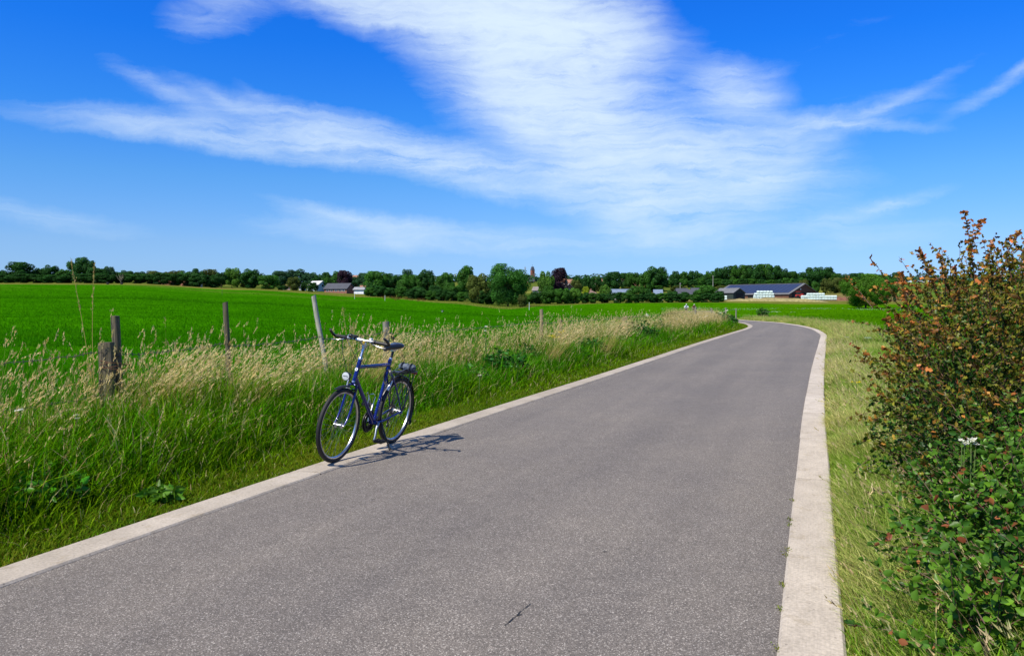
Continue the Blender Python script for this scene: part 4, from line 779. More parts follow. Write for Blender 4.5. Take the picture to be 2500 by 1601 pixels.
# ------------------------------------------------------------------ buildings
def M(n, c_, r_=.8, ns=.8, na=.18): return mat(n, c_, r_, 0, ns, na)
SLATE, TILE, BRICK, PINK, WHITE, WOODB, DGREEN, BLUEROOF, GREYW = M('slate_roof', (.055, .06, .075)), M('red_tile_roof', (.26, .12, .075)), M('brick_wall', (.24, .11, .075), .9, 3, .3), M('pink_wall', (.55, .38, .31)), M('white_wall', (.72, .74, .76)), M('brown_boards', (.155, .075, .042), .85, 1.2, .25), M('dark_green_sheet', (.018, .032, .025)), M('blue_grey_roof', (.16, .21, .29), .5), M('grey_wall', (.4, .38, .36))
DARKW = mat('window_glass', (.02, .025, .03), .1); BLACK = mat('dark_opening', (.012, .012, .012), .9)
def house(name, px, y, L, W, eave, ridge, yaw, wall, roof, label, cat='house', wins=(), doors=(), gable=None, over=.35, base=None, chimney=None):
    x = xpx(px, y); z = H1(x, y) if base is None else base
    root = empty(name, (x, y, z), R(yaw), label=label, cat=cat); hl, hw_ = L / 2, W / 2
    b_ = MB(); b_.add([(-hl, -hw_, -2), (hl, -hw_, -2), (hl, hw_, -2), (-hl, hw_, -2), (-hl, -hw_, eave), (hl, -hw_, eave), (hl, hw_, eave), (-hl, hw_, eave)], [(0, 1, 5, 4), (2, 3, 7, 6), (1, 2, 6, 5), (3, 0, 4, 7)]); wl = b_.build('wall', wall, root, False)
    for s_ in (-1, 1):
        b_ = MB(); b_.add([(s_ * hl, -hw_, eave), (s_ * hl, hw_, eave), (s_ * hl, 0, ridge)], [(0, 1, 2) if s_ > 0 else (1, 0, 2)]); b_.build('gable', gable or wall, root, False)
        sl = math.hypot(hw_, ridge - eave); nx = (ridge - eave) / sl; e = over; ey = hw_ + e * hw_ / sl; ez = eave - e * (ridge - eave) / sl; th_ = .18
        b_ = MB(); o1 = [(-hl - over, s_ * ey, ez + .03), (hl + over, s_ * ey, ez + .03), (hl + over, 0, ridge + .03), (-hl - over, 0, ridge + .03)]; o2 = [(a, c2 + s_ * nx * th_, d2 + th_) for a, c2, d2 in o1]; o2[2] = (o1[2][0], 0, o1[2][2] + th_ * 1.25); o2[3] = (o1[3][0], 0, o1[3][2] + th_ * 1.25)
        b_.add(o1 + o2, [(0, 1, 2, 3), (7, 6, 5, 4), (0, 4, 5, 1), (1, 5, 6, 2), (3, 7, 4, 0), (2, 6, 7, 3)]); b_.build('roof', roof, root, False)
    for (side, u, zc, ww, wh) in wins:
        b_ = MB()
        b_.box((u, -hw_ - .03, zc) if side == 'f' else (hl + .03, u, zc), (ww, .12, wh) if side == 'f' else (.12, ww, wh)); wn_ = b_.build('window', WHITE, root, False); b_ = MB()
        b_.box((u, -hw_ - .09, zc) if side == 'f' else (hl + .09, u, zc), (ww - .18, .06, wh - .18) if side == 'f' else (.06, ww - .18, wh - .18)); b_.build('pane', DARKW, wn_, False)
    for (side, u, ww, wh) in doors:
        b_ = MB(); b_.box((u, -hw_ - .03, wh / 2) if side == 'f' else (hl + .03, u, wh / 2), (ww, .1, wh) if side == 'f' else (.1, ww, wh)); b_.build('door', BLACK, root, False)
    if chimney: b_ = MB(); b_.box((chimney, .3, ridge + .4), (.6, .6, 1.5)); b_.build('chimney', BRICK, root, False)
    return root
house('house', 776, 300, 5.6, 5.2, 1.3, 3.2, -38, M('bluish_wall', (.42, .47, .52)), M('pale_roof', (.50, .50, .49), .6), 'white house with a pale roof and light gable left of the slate-roofed house', wins=(('g', 0, 1.6, 1.0, 1.0),), base=ztop(708, 300))
house('house', 829, 268, 9.0, 4.4, 1.15, 2.85, -24, BRICK, SLATE, 'long brick house with a dark slate roof at the field edge', wins=tuple(('f', u, .62, 1.1, .5) for u in (-3.2, -1.5, .2, 1.9, 3.3)), base=ztop(714, 268))
house('shed', 880, 266, 3.4, 2.6, 1.0, 1.7, -12, WHITE, M('grey_sheet_roof', (.25, .26, .28)), 'small white shed with grey roof right of the slate-roofed house', 'shed', base=ztop(715, 266)); house('house', 888, 275, 1.8, 3, 1.2, 2.2, 10, BRICK, TILE, 'low brown-roofed outbuilding right of the white shed', 'shed', base=ztop(714, 275))
house('house', 699, 272, 2.6, 2.6, .6, 1.3, -70, PINK, TILE, 'small pink gabled house behind the olive tree', base=ztop(707, 272)); house('house', 739, 285, 2.2, 2.0, .8, 1.7, -60, GREYW, SLATE, 'small grey gable left of the white-roofed house', base=ztop(707, 285))
house('house', 408, 272, 4, 3, .9, 1.8, 0, BRICK, TILE, 'low brick house showing under the olive trees in the left hedge', base=ztop(695, 272)); house('house', 457, 270, 2.6, 3, 1.0, 2.0, -30, BRICK, TILE, 'reddish gable showing in the hedge left of the light green tree', base=ztop(696, 270)); house('house', 486, 270, 1.8, 2, .8, 1.2, 0, WHITE, SLATE, 'tiny white wall showing below the hedge trees', base=ztop(696, 270))
house('house', 871, 480, 4.5, 4, 2.2, 4.2, -30, PINK, TILE, 'far pink house with red roof among trees behind the slate roof', base=ztop(690, 480))
house('house', 1380, 322, 5.2, 4.2, 1.5, 3.3, -58, BRICK, M('grey_tile_roof', (.2, .17, .16)), 'red brick gabled house in the village beneath the purple beech', chimney=-1, wins=(('g', 0, 1.0, .7, .8),), base=ztop(714, 322))
house('house', 1316, 300, 4.0, 3.2, 1.2, 2.4, -20, GREYW, M('grey_tile_roof', (.2, .17, .16)), 'grey-roofed house half hidden below the church tower', base=ztop(717, 300))
for i, (px, y, pt, w_, lb) in enumerate(((1372, 480, 681, 5, 'white village house directly under the tall purple beech'), (1386, 500, 683, 5.5, 'red-roofed far village house right of the purple beech'), (1360, 510, 684, 4, 'red roof left of the white village house'), (1460, 560, 681, 5, 'far red roof between the hill trees'), (1524, 560, 677, 5, 'far orange roof high on the hill'), (1552, 470, 692, 5, 'low pale house under the hill trees'))):
    house('house', px, y, w_, 4.5, 2.6, 4.6, -25 + 9 * i, WHITE if i in (0, 5) else PINK, TILE, lb, base=ztop(pt, y) - 4.6, wins=(('f', -1, 1.5, .8, .9), ('f', 1, 1.5, .8, .9)))
# pyramid-roofed house
def hip_house(px, y, w_, eave, top, wall, roof, label, yaw=30):
    x = xpx(px, y); z = ztop(723, y); root = empty('house', (x, y, z), R(yaw), label=label, cat='house'); h_ = w_ / 2
    b_ = MB(); b_.box((0, 0, eave / 2 - 1), (w_, w_, eave + 2)); b_.build('wall', wall, root, False); b_ = MB(); q = h_ + .3
    b_.add([(-q, -q, eave), (q, -q, eave), (q, q, eave), (-q, q, eave), (0, 0, top)], [(0, 1, 4), (1, 2, 4), (2, 3, 4), (3, 0, 4), (3, 2, 1, 0)]); b_.build('roof', roof, root, False)
    b_ = MB(); b_.box((.4, 0, top), (.4, .4, .9)); b_.build('chimney', BRICK, root, False)
hip_house(1441, 292, 3.6, .9, 2.3, PINK, M('brown_tile_roof', (.24, .15, .12)), 'house with a brown pyramid roof beside the yellow-green tree')
# church tower with its cap, and a mast
y = 700; x = xpx(1300, y); z = H1(x, y); root = empty('church_tower', (x, y, z), R(28), label='square brick church tower with dark pointed cap above the trees', cat='church tower')
tp = ztop(660, y) - z; hw_ = 1.4; b_ = MB(); b_.box((0, 0, tp / 2), (hw_ * 2, hw_ * 2, tp)); sh = b_.build('wall', M('tower_brick', (.24, .085, .055), .9, .6, .25), root, False)
for s_ in (-1, 1):
    for (a, c_) in ((s_, 0), (0, s_)):
        b_ = MB(); b_.box((a * (hw_ + .02), c_ * (hw_ + .02), tp - 2.0), (.5 if c_ else .1, .5 if a else .1, 1.7)); b_.build('belfry_opening', BLACK, root, False)
b_ = MB(); q = hw_ + .12; e = ztop(651, y) - z; b_.add([(-q, -q, tp), (q, -q, tp), (q, q, tp), (-q, q, tp), (-.75, -.75, e), (.75, -.75, e), (.75, .75, e), (-.75, .75, e)], [(0, 1, 5, 4), (1, 2, 6, 5), (2, 3, 7, 6), (3, 0, 4, 7), (4, 5, 6, 7), (3, 2, 1, 0)]); b_.build('roof', SLATE, root, False)
b_ = MB(); b_.tube([(0, 0, e), (0, 0, e + 1.9)], .07, 6); b_.box((0, 0, e + 1.4), (.7, .08, .08)); b_.build('cross', mat('iron', (.05, .05, .05), .5, .6), root, False)
house('house', 1295, 690, 6, 4, 5, 8, 20, BRICK, SLATE, 'church roof at the foot of the brick tower', 'church', base=ztop(690, 690) - 4)
y = 640; x = xpx(1282, y); z = H1(x, y); root = empty('radio_mast', (x, y, z), label='thin radio mast with antennas left of the church tower', cat='mast'); tp = ztop(650, y) - z
b_ = MB(); b_.tube([(0, 0, 0), (0, 0, tp)], [.22, .1], 6); b_.build('pole', mat('galvanised', (.35, .36, .38), .5, .5), root)
for i in range(3): b_ = MB(); a = i * 2.09; b_.box((.5 * math.cos(a), .5 * math.sin(a), tp - 1.6), (.35, .35, 1.9)); b_.build('antenna', mat('antenna_grey', (.3, .32, .35), .5), root, False)
b_ = MB(); b_.tube([(0, 0, tp - 2.9), (0, 0, tp - 2.7)], .7, 10); b_.build('platform', mat('galvanised', (.35, .36, .38), .5, .5), root)
# farm: long sheds, small barn, solar barn
house('shed', 1515, 306, 8.6, 5, .6, 2.3, 0, GREYW, BLUEROOF, 'low shed with a blue-grey roof behind the village hedge', 'shed', base=ztop(722, 306)); house('shed', 1606, 304, 2.9, 5, 1.0, 2.9, -6, GREYW, BLUEROOF, 'steep blue-grey roof end right of the low shed', 'shed', base=ztop(727, 304)); house('shed', 1622, 300, 2.4, 3, .3, 1.0, 0, GREYW, BLUEROOF, 'lowest blue-grey lean-to roof beside the dark bush', 'shed', base=ztop(724, 300))
house('barn', 1678, 312, 8.6, 6, 1.3, 3.0, 0, DGREEN, SLATE, 'dark slate barn left of the solar barn', 'barn', base=ztop(727, 312)); house('barn', 1664, 330, 4.6, 4, 2.4, 3.7, 14, DGREEN, SLATE, 'small grey roof behind the dark slate barn', 'barn', base=ztop(727, 330)); house('barn', 1697, 335, 3.2, 4, 2.4, 3.9, 0, DGREEN, SLATE, 'little dark roof with vent right behind the slate barn', 'barn', base=ztop(727, 335))
house('barn', 1781, 318, 9.0, 7.5, 2.0, 3.8, -52, DGREEN, M('grey_fibre_roof', (.13, .135, .145)), 'dark green barn with an open front left of the silage bales', 'barn', doors=(('g', .3, 4.2, 1.9),), base=ztop(728, 318))
SB = house('barn', 1868, 372, 40, 24, 1.75, 6.3, -52, WOODB, M('grey_fibre_roof', (.13, .135, .145)), 'large barn with brown boarded gable and solar panels on its roof', 'barn', doors=(('g', -7.6, 4.0, 2.3), ('g', 2.0, 6.5, 2.6), ('f', -9, 8, 1.4), ('f', 3, 8, 1.4)), base=ztop(728.5, 372), over=.6)
PV = mat('solar_panel', (.035, .045, .085), .3, 0, 0, 0, 0, .6); hw_ = 12.0; sl = math.hypot(hw_, 4.55); ang = math.atan2(4.55, hw_)
b_ = MB(); b_.box((0, 0, 0), (2.28, 1.32, .05)); pm = b_.mesh('solar_panel', PV, False)
for i in range(16):
    for j in range(8):
        t_ = (j + .75) * 1.44 + .5; yq = -hw_ + t_ * math.cos(ang); zq = 1.75 + t_ * math.sin(ang) + .32
        o = put(bpy.data.objects.new('solar_panel', pm), SB); o.location = (-18.2 + i * 2.42, yq - .1, zq); o.rotation_euler = (ang, 0, 0)
b_ = MB(); b_.box((0, 0, 6.62), (40.8, .8, .12)); b_.build('ridge_cap', M('ridge_grey', (.2, .2, .21)), SB, False)
gb = mat('board_gap', (.06, .03, .02), .9)
for i in range(40):
    u = -11.7 + i * .6; b_ = MB(); b_.box((20.02, u, (1.75 + 4.4 * (1 - abs(u) / 12)) / 2), (.06, .07, 1.75 + 4.4 * (1 - abs(u) / 12))); b_.build('board', gb, SB, False)
b_ = MB(); b_.tube([(20.05, -3.0, 4.0), (20.2, -3.0, 4.0)], .35, 10); b_.build('lamp', WHITE, SB)
# silage bales in pale green wrap: two stacks
WRAP = mat('bale_wrap', (.60, .72, .66), .35, 0, 1.5, .12); b_ = MB(); n = 14; prof = [(0.30, -.46), (.42, -.46), (.47, -.40), (.48, 0), (.47, .40), (.42, .46), (.30, .46)]
vs, fs = [], []
for (r_, h_) in [(.0, -.46)] + prof + [(0, .46)]:
    for q in range(n): a = 2 * math.pi * q / n; vs.append((h_, r_ * math.cos(a), r_ * math.sin(a)))
for i in range(len(prof) + 1):
    for q in range(n): fs.append((i * n + q, i * n + (q + 1) % n, (i + 1) * n + (q + 1) % n, (i + 1) * n + q))
b_.add(vs, fs); bm_ = b_.mesh('wrapped_bale', WRAP, True, 30)
def stack(px0, px1, y, ytop, layers, label, group):
    x0, x1 = xpx(px0, y), xpx(px1, y); zt = ztop(ytop, y); ps = (x1 - x0)
    for l_, (a, c_) in enumerate(layers):
        n_ = max(1, int(ps * (c_ - a) / .96)); 
        for dp in range(1):
            for i in range(n_):
                o = put(bpy.data.objects.new('wrapped_bale', bm_), None, label % (ORD[i], ('bottom', 'second', 'third', 'top')[l_] if len(layers) > 3 else ('bottom', 'middle', 'top')[l_] if len(layers) > 2 else ('lower', 'upper')[l_]), 'bale', group); x = x0 + ps * a + (i + .5) * ps * (c_ - a) / n_
                gy_ = y + dp * 1.0 + random.uniform(-.06, .06); o.location = (x, gy_, ztop(733, y) + .45 + l_ * .80); o.rotation_euler = (random.uniform(0, 6), 0, random.uniform(-.06, .06)); o.scale = (1, .95, .95)
stack(1838, 1891, 276, 714, [(0, 1), (.02, .98), (.05, .95), (.16, .90)], 'pale wrapped bale, %s from left in the %s layer of the tall stack', 'bales in the tall stack')
stack(1955, 2042, 278, 720, [(0, 1), (0, 1), (.16, .66)], 'pale wrapped bale, %s from left in the %s layer of the long stack', 'bales in the long stack')
stack(1766, 1776, 296, 719, [(0, 1), (.1, .9)], 'pale wrapped bale, %s from left in the %s layer of the small pile', 'bales in the small pile')
# low straw bank and stones in front of the farm
def heap(px, y, w_, d_, h_, c_, label, name='heap'):
    x = xpx(px, y); b_ = MB(); nx, ny = 22, 6; vs = []; fs = []
    for i in range(nx + 1):
        for j in range(ny + 1):
            u, v_ = i / nx * 2 - 1, j / ny * 2 - 1; vs.append((u * w_, v_ * d_, -.4 + (h_ + .4) * max(0, (1 - u ** 4)) * max(0, 1 - v_ ** 2) * random.uniform(.72, 1.1)))
    for i in range(nx):
        for j in range(ny): fs.append((i * (ny + 1) + j, (i + 1) * (ny + 1) + j, (i + 1) * (ny + 1) + j + 1, i * (ny + 1) + j + 1))
    b_.add(vs, fs); o = b_.build(name, M(name + '_soil%d' % px, c_, .95, 1.2, .4), None, label=label, cat=name); o.location = (x, y, H1(x, y))
heap(1890, 262, 18, 3, 1.1, (.26, .22, .09), 'long weedy straw bank below the silage bales', 'bank'); heap(2065, 290, 6, 2, 1.3, (.16, .07, .04), 'reddish brown heap behind the long bale stack', 'heap')
# red farm loader by the barn doors
y = 300; x = xpx(1950, y); z = ztop(729, y); root = empty('farm_loader', (x, y, z), R(8), label='red farm loader parked before the brown gable', cat='loader'); RED = mat('red_paint', (.42, .03, .02), .4)
b_ = MB(); b_.box((0, 0, 1.15), (2.3, 1.3, .8)); b_.box((.9, 0, 1.6), (.7, 1.1, .3)); b_.build('body', RED, root, False); b_ = MB(); b_.box((-.3, 0, 2.05), (1.1, 1.2, 1.0)); b_.build('cab', DARKW, root, False); b_ = MB(); b_.box((-.3, 0, 2.62), (1.3, 1.35, .14)); b_.build('cab_roof', RED, root, False)
for (a, c_, r_) in ((-.8, -.7, .62), (-.8, .7, .62), (.85, -.65, .5), (.85, .65, .5)): b_ = MB(); b_.ring((a, c_, r_), [(r_ * .4, -.16), (r_, -.16), (r_, .16), (r_ * .4, .16)], 18); b_.build('wheel', BLACK, root)
for s_ in (-.5, .5): b_ = MB(); b_.tube([(.2, s_, 1.7), (1.5, s_, 1.8), (2.1, s_, .8)], .09, 6); b_.build('arm', RED, root)
b_ = MB(); b_.box((2.3, 0, .5), (.5, 1.7, .6)); b_.build('bucket', mat('bucket_steel', (.12, .1, .09), .6, .4), root, False)
# far greenhouse, poles, field markers
y = 700; x = xpx(2234, y); z = ztop(688, y); root = empty('greenhouse', (x, y, z), label='long low white greenhouse on the far hill at the right', cat='greenhouse')
for i in range(8):
    b_ = MB(); b_.add([(-13.6 + i * 3.4 + q * 3.3, s_ * 4, h_) for q in (0, 1) for s_ in (-1, 1) for h_ in (-2, .7)] + [(-13.6 + i * 3.4 + 1.65, s_ * 4, 1.25) for s_ in (-1, 1)], [(0, 4, 5, 8, 1), (2, 3, 9, 7, 6), (1, 8, 9, 3), (8, 5, 7, 9), (0, 1, 3, 2), (4, 6, 7, 5)]); b_.build('bay', mat('greenhouse_sheet', (.62, .68, .74), .4), root, False)
for (px, y, tp, lb) in ((1740, 470, 672, 'pale utility pole before the hilltop wood'), (1660, 420, 690, 'short pole on the hillside field'), (1630, 500, 676, 'thin pole under the hill trees')):
    x = xpx(px, y); z = H1(x, y); h_ = ztop(tp, y) - z; b_ = MB(); b_.tube([(0, 0, -.3), (0, 0, h_)], [.16, .1], 6); b_.box((0, 0, h_ - .5), (1.1, .1, .1)); b_.build('utility_pole', mat('pole_wood', (.38, .36, .33), .8), label=lb, cat='pole').location = (x, y, z)
for (px, y, tp, lb) in ((866, 190, 719, 'white electric fence stake in the field below the slate-roofed house'), (940, 178, 722, 'white electric fence stake below the wood'), (543, 170, 707, 'thin dark stake far out in the left field'), (1292, 150, 739, 'white stake near the field gap')):
    x = xpx(px, y); z = H1(x, y); h_ = ztop(tp, y) - z; b_ = MB(); b_.tube([(0, 0, -.1), (0, 0, h_)], .035, 6); b_.box((0, 0, h_), (.07, .07, .12)); b_.build('fence_stake', mat('stake_dark', (.08, .06, .04)) if 'dark' in lb else WHITE, label=lb, cat='stake').location = (x, y, z)
for (px, y, lb) in ((264, 243, 'small dark trough left of the bare shrub at the field edge'), (298, 243, 'small dark trough under the bare shrub')):
    x = xpx(px, y); b_ = MB(); b_.box((0, 0, .45), (.7, .5, .5)); b_.box((0, 0, .1), (.5, .4, .3)); b_.build('trough', BLACK, label=lb, cat='trough', smooth=False).location = (x, y, H1(x, y))
# row of white clover heads across the right field
n = 1300; px = rng.uniform(1610, 2230, n); y = 152 + rng.normal(0, .8, n) + 3 * np.sin(px * .02); x = (px - 1250) / F * y; P = np.stack([x, y, HT(x, y) + rng.uniform(.1, .4, n)], 1); D = np.tile((0, 0, 1.), (n, 1)) + rng.normal(0, .5, (n, 3))
kq = (vnoise(x, y, .4, 5) + rng.uniform(-.6, .6, n)) > 0; P, D = P[kq], D[kq]; n = len(P); v, f_, c_ = flakes(P, D, rng.uniform(.04, .08, n), rng.uniform(.04, .08, n), jit((.55, .62, .50), n, .1)); obj_np('white_flowers', v, f_, M_PETAL, c_, kind='stuff', label='thin white line of flowers across the right-hand meadow', cat='flowers')
# dock plants gone to seed on the dry slope
for i, px in enumerate((936, 958, 966, 974, 994, 1004, 1022, 1034)):
    y = 185 + 4 * math.sin(i * 2); x = xpx(px, y); n = 60; P = np.c_[rng.normal(0, .28, n), rng.normal(0, .2, n), rng.uniform(.1, .8, n)]; D = np.c_[rng.normal(0, .3, (n, 2)), np.ones(n)]; v, f_, c_ = flakes(P, D, rng.uniform(.15, .3, n), rng.uniform(.06, .12, n), jit((.17, .085, .03), n, .2))
    obj_np('dock_plant', v, f_, M_GRASS, c_, label='rusty brown dock plant, %s from the left on the dry slope below the wood' % ORD[i], cat='plant', group='dock plants on the dry slope').location = (x, y, H1(x, y))
# black and white bird out in the field
y = 100; x = xpx(1081, y); root = empty('bird', (x, y, H1(x, y)), R(150), label='small black and white bird standing in the green field', cat='bird')
BB = mat('black_feather', (.012, .012, .014), .6); b_ = MB(); b_.ball((0, 0, .26), (.15, .085, .10), 12, 8); b_.ball((.15, 0, .36), (.055, .05, .05), 10, 6); b_.tube([(.1, 0, .3), (.14, 0, .35)], .05, 8); b_.build('body', BB, root)
b_ = MB(); b_.ball((.04, 0, .21), (.10, .088, .075), 10, 6); b_.build('belly', WHITE, root); b_ = MB(); b_.add([(-.1, -.04, .28), (-.1, .04, .28), (-.38, .03, .22), (-.38, -.03, .22), (-.1, 0, .25)], [(0, 1, 2, 3), (0, 3, 4), (1, 4, 2), (4, 3, 2)]); b_.build('tail', BB, root, False); b_ = MB(); b_.tube([(.19, 0, .36), (.25, 0, .345)], [.016, .003], 6); b_.build('beak', BB, root)
for s_ in (-.03, .03): b_ = MB(); b_.tube([(.02, s_, .2), (.0, s_, .09), (.03, s_, .0)], .009, 5); b_.build('leg', BB, root)

# ------------------------------------------------------------------ bicycle: x forward, y to its left, z up, rear wheel touching the ground at the origin
RUB, RIM, STEEL, CHROME, BLK, PLAS = mat('tyre_rubber', (.009, .009, .0095), .7, 0, 30, .2), mat('rim_alloy', (.62, .62, .62), .28, 1.0), mat('spoke_steel', (.32, .32, .32), .35, 1.0), mat('chrome', (.70, .69, .68), .30, 1.0), mat('black_alloy', (.010, .010, .011), .35), mat('black_plastic', (.008, .008, .009), .5)
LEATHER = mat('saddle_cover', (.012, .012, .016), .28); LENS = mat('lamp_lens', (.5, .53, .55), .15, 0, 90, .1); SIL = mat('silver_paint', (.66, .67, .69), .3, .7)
def bicycle(loc_, rz, lean, paint, label, group=None, full=True):
    root = empty('bicycle', loc_, rz, label=label, cat='bicycle', group=group); root.rotation_euler = (lean, 0, rz); WB, WR = 1.075, .345
    ax = lambda z: 1.025 - (z - .345) * .325
    def part(name, m_, fn, parent=root, **kw):
        b_ = MB(); fn(b_); return b_.build(name, m_, parent, **kw)
    wheels = []
    for x0, nm in ((WB, 'front'), (0, 'rear')):
        wl = empty(nm + '_wheel', (x0, 0, WR), parent=root); wheels.append(wl); n = 10
        part('tyre', RUB, lambda b: b.ring((0, 0, 0), [(.326 + .0205 * math.cos(2 * math.pi * q / n), .0205 * math.sin(2 * math.pi * q / n)) for q in range(n)], 64 if full else 24), wl)
        part('rim', RIM, lambda b: b.ring((0, 0, 0), [(.316, -.0125), (.318, .0125), (.300, .0115), (.293, .005), (.293, -.005), (.300, -.0115)], 64 if full else 24), wl, ang=25)
        if not full: continue
        part('hub', CHROME, lambda b: (b.tube([(0, -.055, 0), (0, -.04, 0), (0, -.035, 0), (0, .035, 0), (0, .04, 0), (0, .055, 0)], [.009, .009, .014, .014, .009, .009], 14), b.ring((0, -.032, 0), [(.008, -.002), (.027, -.002), (.027, .002), (.008, .002)], 18), b.ring((0, .032, 0), [(.008, -.002), (.027, -.002), (.027, .002), (.008, .002)], 18)), wl)
        sb = MB(); sb.tube([(0, 0, 0), (.275, 0, 0)], .0009, 4, False); sm = sb.mesh('spoke', STEEL, False)
        for q in range(32):
            a = 2 * math.pi * q / 32; s_ = 1 if q % 2 else -1; lead = .62 if (q // 2) % 2 else -.62
            p = Vector((.025 * math.cos(a + lead * 1.6), s_ * .032, .025 * math.sin(a + lead * 1.6))); e = Vector((.295 * math.cos(a), 0, .295 * math.sin(a))); v = e - p
            o = put(bpy.data.objects.new('spoke', sm), wl); o.location = p; o.rotation_euler = v.to_track_quat('X', 'Z').to_euler(); o.scale = (v.length / .275, 1, 1)
        if full:
            nb = MB()
            for q in range(32): a = 2 * math.pi * q / 32; s_ = 1 if q % 2 else -1; nb.ball((.3065 * math.cos(a), s_ * .0122, .3065 * math.sin(a)), .0026, 6, 4)
            nb.build('nipples', BLK, wl)
    BBp = (.44, 0, .28)
    def frame(b):
        b.tube([BBp, (.44 - .625 * .325, 0, .905)], .0165, 12); b.tube([(ax(.865), 0, .868), (.255, 0, .850)], .0175, 12, flat=.85); b.tube([(ax(.775), 0, .775), BBp], .0195, 12); b.tube([(ax(.735), 0, .735), (ax(.935), 0, .935)], .0195, 14)
        b.tube([(.44, -.038, .28), (.44, .038, .28)], .022, 12); b.tube([(.255, 0, .845), (.275, 0, .885), (.236, 0, .905)], [.010, .013, .016], 10)
        for s_ in (-1, 1):
            b.tube([(.27, s_ * .018, .815), (.14, s_ * .05, .60), (.0, s_ * .066, .345)], [.009, .0085, .008], 8); b.tube([(.44, s_ * .022, .28), (.34, s_ * .045, .292), (.0, s_ * .066, .345)], [.011, .010, .009], 8); b.box((-.005, s_ * .066, .345), (.04, .006, .05))
        b.tube([(.345, -.04, .292), (.345, .04, .292)], .007, 8)
    fr = part('frame', paint, frame)
    def fork(b):
        b.tube([(ax(.735), 0, .735), (ax(.70), 0, .705)], .019, 12)
        for s_ in (-1, 1): b.tube([(ax(.71), s_ * .01, .712), (ax(.70) + .004, s_ * .042, .698), (ax(.60), s_ * .049, .60), (ax(.48) + .004, s_ * .052, .48), (ax(.40) + .020, s_ * .053, .40), (WB, s_ * .053, .345)], [.013, .0135, .0125, .011, .009, .008], 10)
    fk = part('fork', paint, fork)
    hb = part('handlebar', CHROME, lambda b: b.tube([(.842, .285, 1.122), (.862, .16, 1.128), (.888, .07, 1.130), (.892, 0, 1.130), (.888, -.07, 1.130), (.862, -.16, 1.128), (.842, -.285, 1.122)], .0125, 10))
    part('seatpost', BLK, lambda b: b.tube([(.238, 0, .90), (.206, 0, 1.0)], .0135, 10))
    def saddle(b):
        secs = [(.385, .018, 1.045), (.35, .022, 1.052), (.29, .030, 1.055), (.23, .045, 1.057), (.17, .070, 1.062), (.125, .078, 1.066), (.095, .060, 1.064), (.082, .028, 1.058)]; vs, fs = [], []; m_ = 12
        for (x, w_, z) in secs:
            for q in range(m_): a = 2 * math.pi * q / m_; vs.append((x, w_ * math.cos(a), z - .024 + (.024 * math.sin(a) if a <= math.pi + .01 else .042 * math.sin(a) * (.6 + .4 * abs(math.cos(a))))))
        for i in range(len(secs) - 1):
            for q in range(m_): fs.append((i * m_ + q, (i + 1) * m_ + q, (i + 1) * m_ + (q + 1) % m_, i * m_ + (q + 1) % m_))
        fs += [tuple(range(m_)), tuple(range((len(secs) - 1) * m_, len(secs) * m_))[::-1]]; b.add(vs, fs)
    sd = part('saddle', LEATHER, saddle, ang=70)
    if not full: part('stem', BLK, lambda b: b.tube([(ax(.93), 0, .93), (.82, 0, 1.08), (.89, 0, 1.13)], .014, 8)); return root
    for s_ in (-1, 1): part('saddle_rail', CHROME, lambda b: b.tube([(.35, s_ * .012, 1.025), (.28, s_ * .022, 1.003), (.17, s_ * .024, 1.003), (.11, s_ * .04, 1.02)], .0035, 6), sd)
    part('clamp', CHROME, lambda b: (b.tube([(.205, -.026, 1.003), (.205, .026, 1.003)], .013, 10), b.box((.215, 0, .993), (.05, .03, .022))), sd)
    part('seat_collar', CHROME, lambda b: b.tube([(.240, 0, .892), (.233, 0, .914)], .0195, 14))
    for s_ in (-1, 1):
        part('grip', PLAS, lambda b: b.tube([(.843, s_ * .286, 1.1225), (.862, s_ * .165, 1.1275)], .0165, 12), hb)
        part('bar_end', BLK, lambda b: b.tube([(.838, s_ * .292, 1.119), (.872, s_ * .299, 1.137), (.915, s_ * .299, 1.168), (.945, s_ * .286, 1.186)], [.014, .013, .0125, .012], 10), hb)
        part('brake_lever', CHROME, lambda b: (b.tube([(.885, s_ * .150, 1.124), (.918, s_ * .165, 1.107), (.922, s_ * .23, 1.096), (.912, s_ * .275, 1.092), (.905, s_ * .292, 1.094)], [.007, .008, .0065, .006, .005], 8, flat=.6)), hb)
        part('lever_clamp', BLK, lambda b: (b.tube([(.866, s_ * .138, 1.128), (.860, s_ * .160, 1.128)], .020, 10), b.box((.885, s_ * .148, 1.122), (.045, .022, .022))), hb)
        part('gear_shifter', SIL, lambda b: (b.tube([(.875, s_ * .115, 1.129), (.872, s_ * .130, 1.129)], .019, 10), b.ball((.875, s_ * .115, 1.150), (.020, .020, .014), 10, 6)), hb)
    part('headset', CHROME, lambda b: (b.tube([(ax(.935), 0, .935), (ax(.945), 0, .945), (ax(.952), 0, .952), (ax(.962), 0, .962)], [.021, .023, .021, .017], 14), b.tube([(ax(.737), 0, .737), (ax(.727), 0, .727)], .0225, 14)))
    st = part('stem', CHROME, lambda b: b.tube([(ax(.95), 0, .95), (ax(1.06), 0, 1.06)], .0125, 12))
    part('stem_joint', SIL, lambda b: (b.tube([(ax(1.045), 0, 1.045), (ax(1.095) - .004, 0, 1.095)], .0165, 12), b.tube([(ax(1.075) - .012, 0, 1.075), (.835, 0, 1.098), (.886, 0, 1.130)], [.017, .016, .015], 10), b.tube([(.892, -.03, 1.13), (.892, .03, 1.13)], .019, 12)), st)
    part('bell', BLK, lambda b: (b.ball((.905, -.085, 1.155), (.024, .024, .02), 12, 8), b.tube([(.893, -.085, 1.12), (.9, -.085, 1.15)], .008, 6)), hb)
